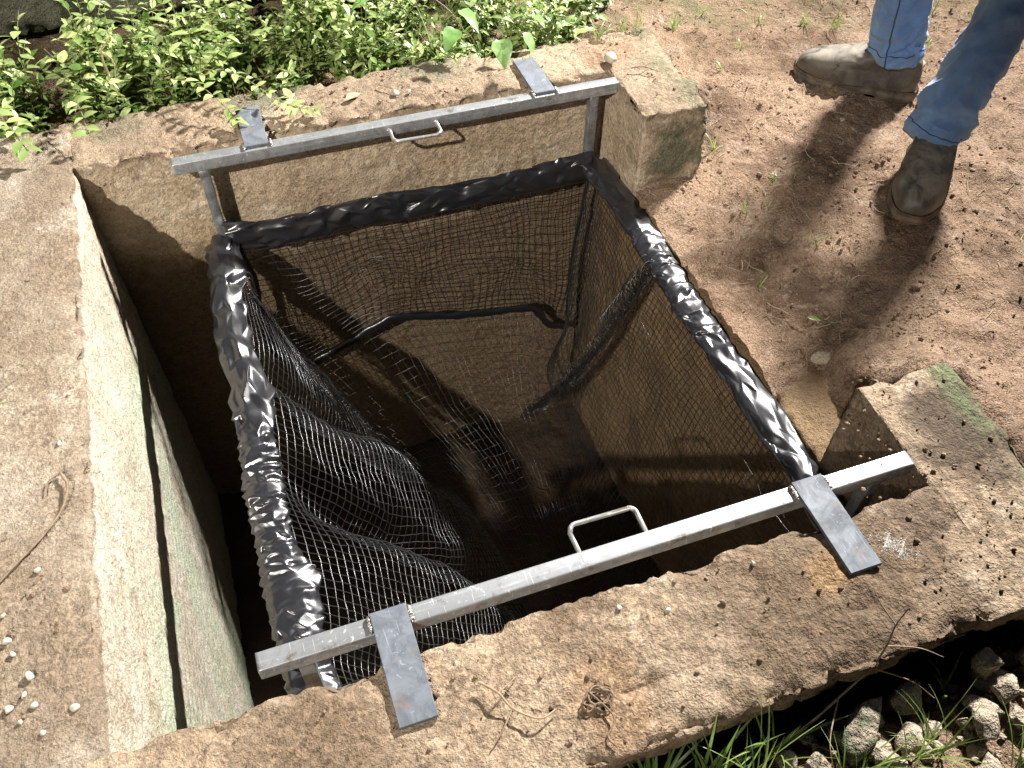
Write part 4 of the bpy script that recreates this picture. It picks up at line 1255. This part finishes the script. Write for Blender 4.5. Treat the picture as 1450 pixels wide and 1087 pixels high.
for i, (x, y, s, lab) in enumerate((
        (1.025, 0.325, 0.040, 'flat brown stone where soil meets the bare inlet floor'), (1.45, 0.93, 0.014, 'round pebble in the shadow under the left boot'), (1.46, 0.90, 0.010, 'smaller pebble in the shadow under the left boot'),
        (1.56, 0.58, 0.016, 'dark clod beside the toe of the right boot'), (1.80, 1.10, 0.030, 'pale flat stone between both legs'), (1.84, 1.075, 0.024, 'brown clod beside the pale flat stone between both legs'),
        (1.90, 0.80, 0.020, 'dark round clod on the soil right of the jeans'), (1.29, 0.42, 0.018, 'dark round clod on the lit soil below the right boot'), (1.10, 0.86, 0.016, 'clod on the soil in front of the corner block'))):
    stone('clod', (x, y, gz1(x, y) + s * 0.15), (s * 1.4, s, s * 0.7), M['clod'] if 'clod' in lab else M['stone'], lab, 340 + i, i * 0.9, B2, None, 0.2, 'stone' if 'stone' in lab or 'pebble' in lab else 'clod')

# white gritty lime patch beside the front right plate
pts, szs = [], []
for _ in range(1300):
    a_, b_ = random.gauss(0, 0.013), random.gauss(0, 0.0065)
    x_, y_ = 0.797 + a_ * 0.55 + b_ * 0.8 + 0.006 * math.sin(a_ * 300), -0.110 - a_ * 0.8 + b_ * 0.6
    if x_ < 0.768 and y_ > -0.132: continue
    pts.append((x_, y_, -0.0005)); szs.append(random.uniform(0.0003, 0.0009))
lime = simple('lime_grit', (0.46, 0.44, 0.40), 0.9)
tag(scatter_blobs('lime_grit', np.array(pts), np.array(szs), lime), 'patch of white gritty powder beside the front right plate', 'grit', None, 'stuff')

def twig(name, pts, r, mat, label, cat='twig', branches=(), group=None):
    P = smooth_path(pts, 10)
    o = empty(name, tuple(P[0]))
    tube('stem', P - P[0], np.linspace(r, r * 0.55, len(P)) * (1 + 0.12 * np.sin(np.arange(len(P)) * 1.7)), mat, o, 7)
    for b in branches:
        Q = smooth_path(b, 8)
        tube('branch', Q - P[0], np.linspace(r * 0.7, r * 0.3, len(Q)), mat, o, 6)
    tag(o, label, cat, group)
twig('twig', [(0.235, -0.110, 0.010), (0.252, -0.130, 0.012), (0.262, -0.150, 0.008), (0.286, -0.171, 0.010), (0.310, -0.166, 0.006)], 0.0017, M['dry'], 'forked dry twig lying on the front slab right of the left plate',
     branches=([(0.262, -0.150, 0.008), (0.245, -0.168, 0.006), (0.228, -0.182, 0.004)], [(0.252, -0.13, 0.012), (0.268, -0.122, 0.008), (0.280, -0.115, 0.004)]))
# coil of dried vine
t = np.linspace(0, 1, 260)
rr = 0.017 * (0.45 + 0.55 * np.abs(pn(np.stack([t * 23, 0 * t + 3.1, 0 * t], -1)) * 1.6 + 0.3))
cxx = 0.005 * pn(np.stack([t * 14, 0 * t, 0 * t + 1.7], -1)); cyy = 0.005 * pn(np.stack([t * 14, 0 * t + 8.2, 0 * t], -1))
P = np.stack([0.357 + cxx + rr * np.cos(t * 40 + np.sin(t * 25)) * 1.25, -0.170 + cyy + rr * np.sin(t * 40 + np.sin(t * 25)) * 0.9, 0.002 + 0.004 * t + 0.002 * np.sin(t * 90)], -1)
tail = smooth_path([tuple(P[-1]), (0.366, -0.195, 0.006), (0.352, -0.212, 0.003), (0.357, -0.226, 0.003)], 8)
co = tube('dried_vine', np.vstack([P, tail[1:]]), 0.0011, M['darktwig'], None, 6)
tag(co, 'tangled coil of dried vine on the front slab', 'vine')
twig('dry_branch', [(0.585, -0.262, -0.09), (0.640, -0.248, -0.045), (0.682, -0.236, -0.015), (0.700, -0.226, 0.012), (0.712, -0.214, 0.035), (0.728, -0.206, 0.052)], 0.0016, M['dry'], 'pale dry branching stalk leaning over the outer edge of the front slab', 'branch',
     branches=([(0.700, -0.226, 0.012), (0.742, -0.238, 0.0), (0.775, -0.252, -0.02)], [(0.682, -0.236, -0.015), (0.726, -0.262, -0.03), (0.752, -0.285, -0.05)], [(0.585, -0.262, -0.09), (0.615, -0.30, -0.07), (0.642, -0.33, -0.08)],
               [(0.712, -0.214, 0.035), (0.702, -0.19, 0.05), (0.700, -0.172, 0.06)], [(0.640, -0.248, -0.045), (0.60, -0.29, -0.04), (0.592, -0.325, -0.06)]))
twig('twig', [(-0.205, 0.345, 0.006), (-0.196, 0.318, 0.008), (-0.205, 0.285, 0.005), (-0.228, 0.252, 0.005), (-0.258, 0.222, 0.005), (-0.285, 0.195, 0.004)], 0.0020, M['darktwig'], 'dark curved twig on the left slab', branches=([(-0.205, 0.345, 0.006), (-0.222, 0.335, 0.004), (-0.226, 0.315, 0.003)],))
twig('twig', [(0.425, 1.135, 0.006), (0.445, 1.115, 0.006), (0.462, 1.092, 0.004)], 0.0012, M['darktwig'], 'thin straight twig on the back ledge behind the handle')
twig('twig', [(0.205, 1.13, 0.004), (0.24, 1.15, 0.008), (0.30, 1.155, 0.004), (0.36, 1.16, 0.004)], 0.0010, M['dry'], 'long dry stalk on the back ledge right of the left plate')
twig('twig', [(0.94, 1.03, 0.008), (0.965, 1.02, 0.012), (0.99, 1.0, 0.008)], 0.0016, M['darktwig'], 'short brown twig on the corner block', branches=([(0.965, 1.02, 0.012), (0.985, 1.03, 0.012), (1.0, 1.025, 0.008)],))
twig('twig', [(0.99, 0.36, gz1(0.99, 0.36) + 0.006), (1.01, 0.345, gz1(1.01, 0.345) + 0.008), (1.03, 0.35, gz1(1.03, 0.35) + 0.005)], 0.0014, M['darktwig'], 'short twig on the soil at the edge of the bare inlet floor')
twig('twig', [(0.985, 0.46, gz1(0.985, 0.46) + 0.004), (1.0, 0.43, gz1(1.0, 0.43) + 0.006), (1.022, 0.41, gz1(1.022, 0.41) + 0.004)], 0.0013, M['darktwig'], 'thin dark root on the soil near the right rim sleeve')
def fallen_leaf(loc, ln, rz, mat, label):
    lv, lf = leafVF(ln, ln * 0.38, 0.5, 0.25, 8)
    o = mk('fallen_leaf', lv, lf, mat, None, True, {'tone': np.full(len(lv), 0.6)})
    o.location = loc; o.rotation_euler = (0.3, -0.1, rz)
    tag(o, label, 'leaf')
fallen_leaf((0.350, 1.100, 0.006), 0.040, 0.5, M['dry'], 'dry curled leaf on the back ledge left of the handle')
fallen_leaf((1.045, 0.415, gz1(1.045, 0.415) + 0.006), 0.026, -0.6, M['grass'], 'small pale green leaf on the soil beside the dark shadow')
fallen_leaf((1.95, 1.13, gz1(1.95, 1.13) + 0.012), 0.085, 0.6, M['darktwig'], 'long curled dead leaf on the soil between both legs')
fallen_leaf((1.205, 0.80, gz1(1.205, 0.80) + 0.006), 0.02, 2.0, M['pebble'], 'whitish leaf scrap on the soil in front of the corner block')
# dead flower stalk in the weeds
twig('dead_stalk', [(-0.075, 1.27, 0.0), (-0.078, 1.25, 0.06), (-0.075, 1.24, 0.11), (-0.055, 1.235, 0.13)], 0.0022, M['straw'], 'pale withered stalk drooping among the weeds', 'stalk',
     branches=([(-0.075, 1.24, 0.11), (-0.06, 1.232, 0.09), (-0.068, 1.228, 0.05)], [(-0.078, 1.25, 0.06), (-0.072, 1.232, 0.03), (-0.078, 1.225, 0.01)]))

# ------------------------------------------------------------------ the two work lights that light the place at night, both outside the photo
gd = simple('lamp_paint', (0.03, 0.03, 0.03), 0.5)
def work_light(loc, foot, aim, watts, cone, soft, colr, label, bar=None):
    LP, LT = Vector(loc), Vector(aim)
    wl = empty('work_light', (LP.x, LP.y, foot))
    tag(wl, label, 'work light', 'work lights on tripods')
    h = LP.z - foot
    tube('pole', [(0, 0, 0.0), (0, 0, h * 0.5), (0, 0, h - 0.12)], 0.014, gd, wl, 10)
    for k in range(3):
        a = k * 2.094 + 0.4
        tube('leg', [(0, 0, 0.6), (0.45 * math.cos(a), 0.45 * math.sin(a), 0.0)], 0.010, gd, wl, 8)
    hd = bpy.data.objects.new('lamp_head', None); COL.objects.link(hd); hd.parent = wl; hd.location = (0, 0, h)
    hd.rotation_euler = (LT - LP).to_track_quat('-Z', 'Y').to_euler()
    if bar:
        rough_box('housing', (-bar[0] / 2 - 0.02, -bar[1] / 2 - 0.02, -0.03), (bar[0] / 2 + 0.02, bar[1] / 2 + 0.02, 0.06), 0.03, 0.008, 0.0, gd, hd, fine=0.0)
    else:
      V, Fq = tubeVF([(0, 0, 0.10), (0, 0, 0.06), (0, 0, 0.02), (0, 0, -0.02), (0, 0, -0.04)], [0.04, 0.07, 0.085, 0.095, 0.10], 24)
      mk('housing', V, [tuple(f) for f in Fq] + [tuple(range(24))], gd, hd)
    if bar:                                  # a wide LED bar
        ld = bpy.data.lights.new('lamp', 'AREA')
        ld.shape = 'RECTANGLE'; ld.size, ld.size_y = bar; ld.spread = R(cone)
    else:
        ld = bpy.data.lights.new('lamp', 'SPOT')
        ld.spot_size = R(cone); ld.spot_blend = 1.0; ld.shadow_soft_size = soft
    ld.energy = watts; ld.color = colr
    lo = bpy.data.objects.new('lamp', ld); COL.objects.link(lo); lo.parent = hd; lo.location = (0, 0, -0.05)
work_light((3.2, 2.25, 2.4), -0.17, (-1.3, -0.25, 0.15), 182.0, 105, 0.05, (1.0, 0.975, 0.935), 'black LED bar work light on a tripod beyond the person at upper right', (0.34, 0.07))
work_light((-2.25, -2.50, 3.4), -0.03, (0.28, 0.95, -0.10), 1150.0, 27, 0.05, (1.0, 0.95, 0.87), 'tall work light on a tripod behind the photographer')
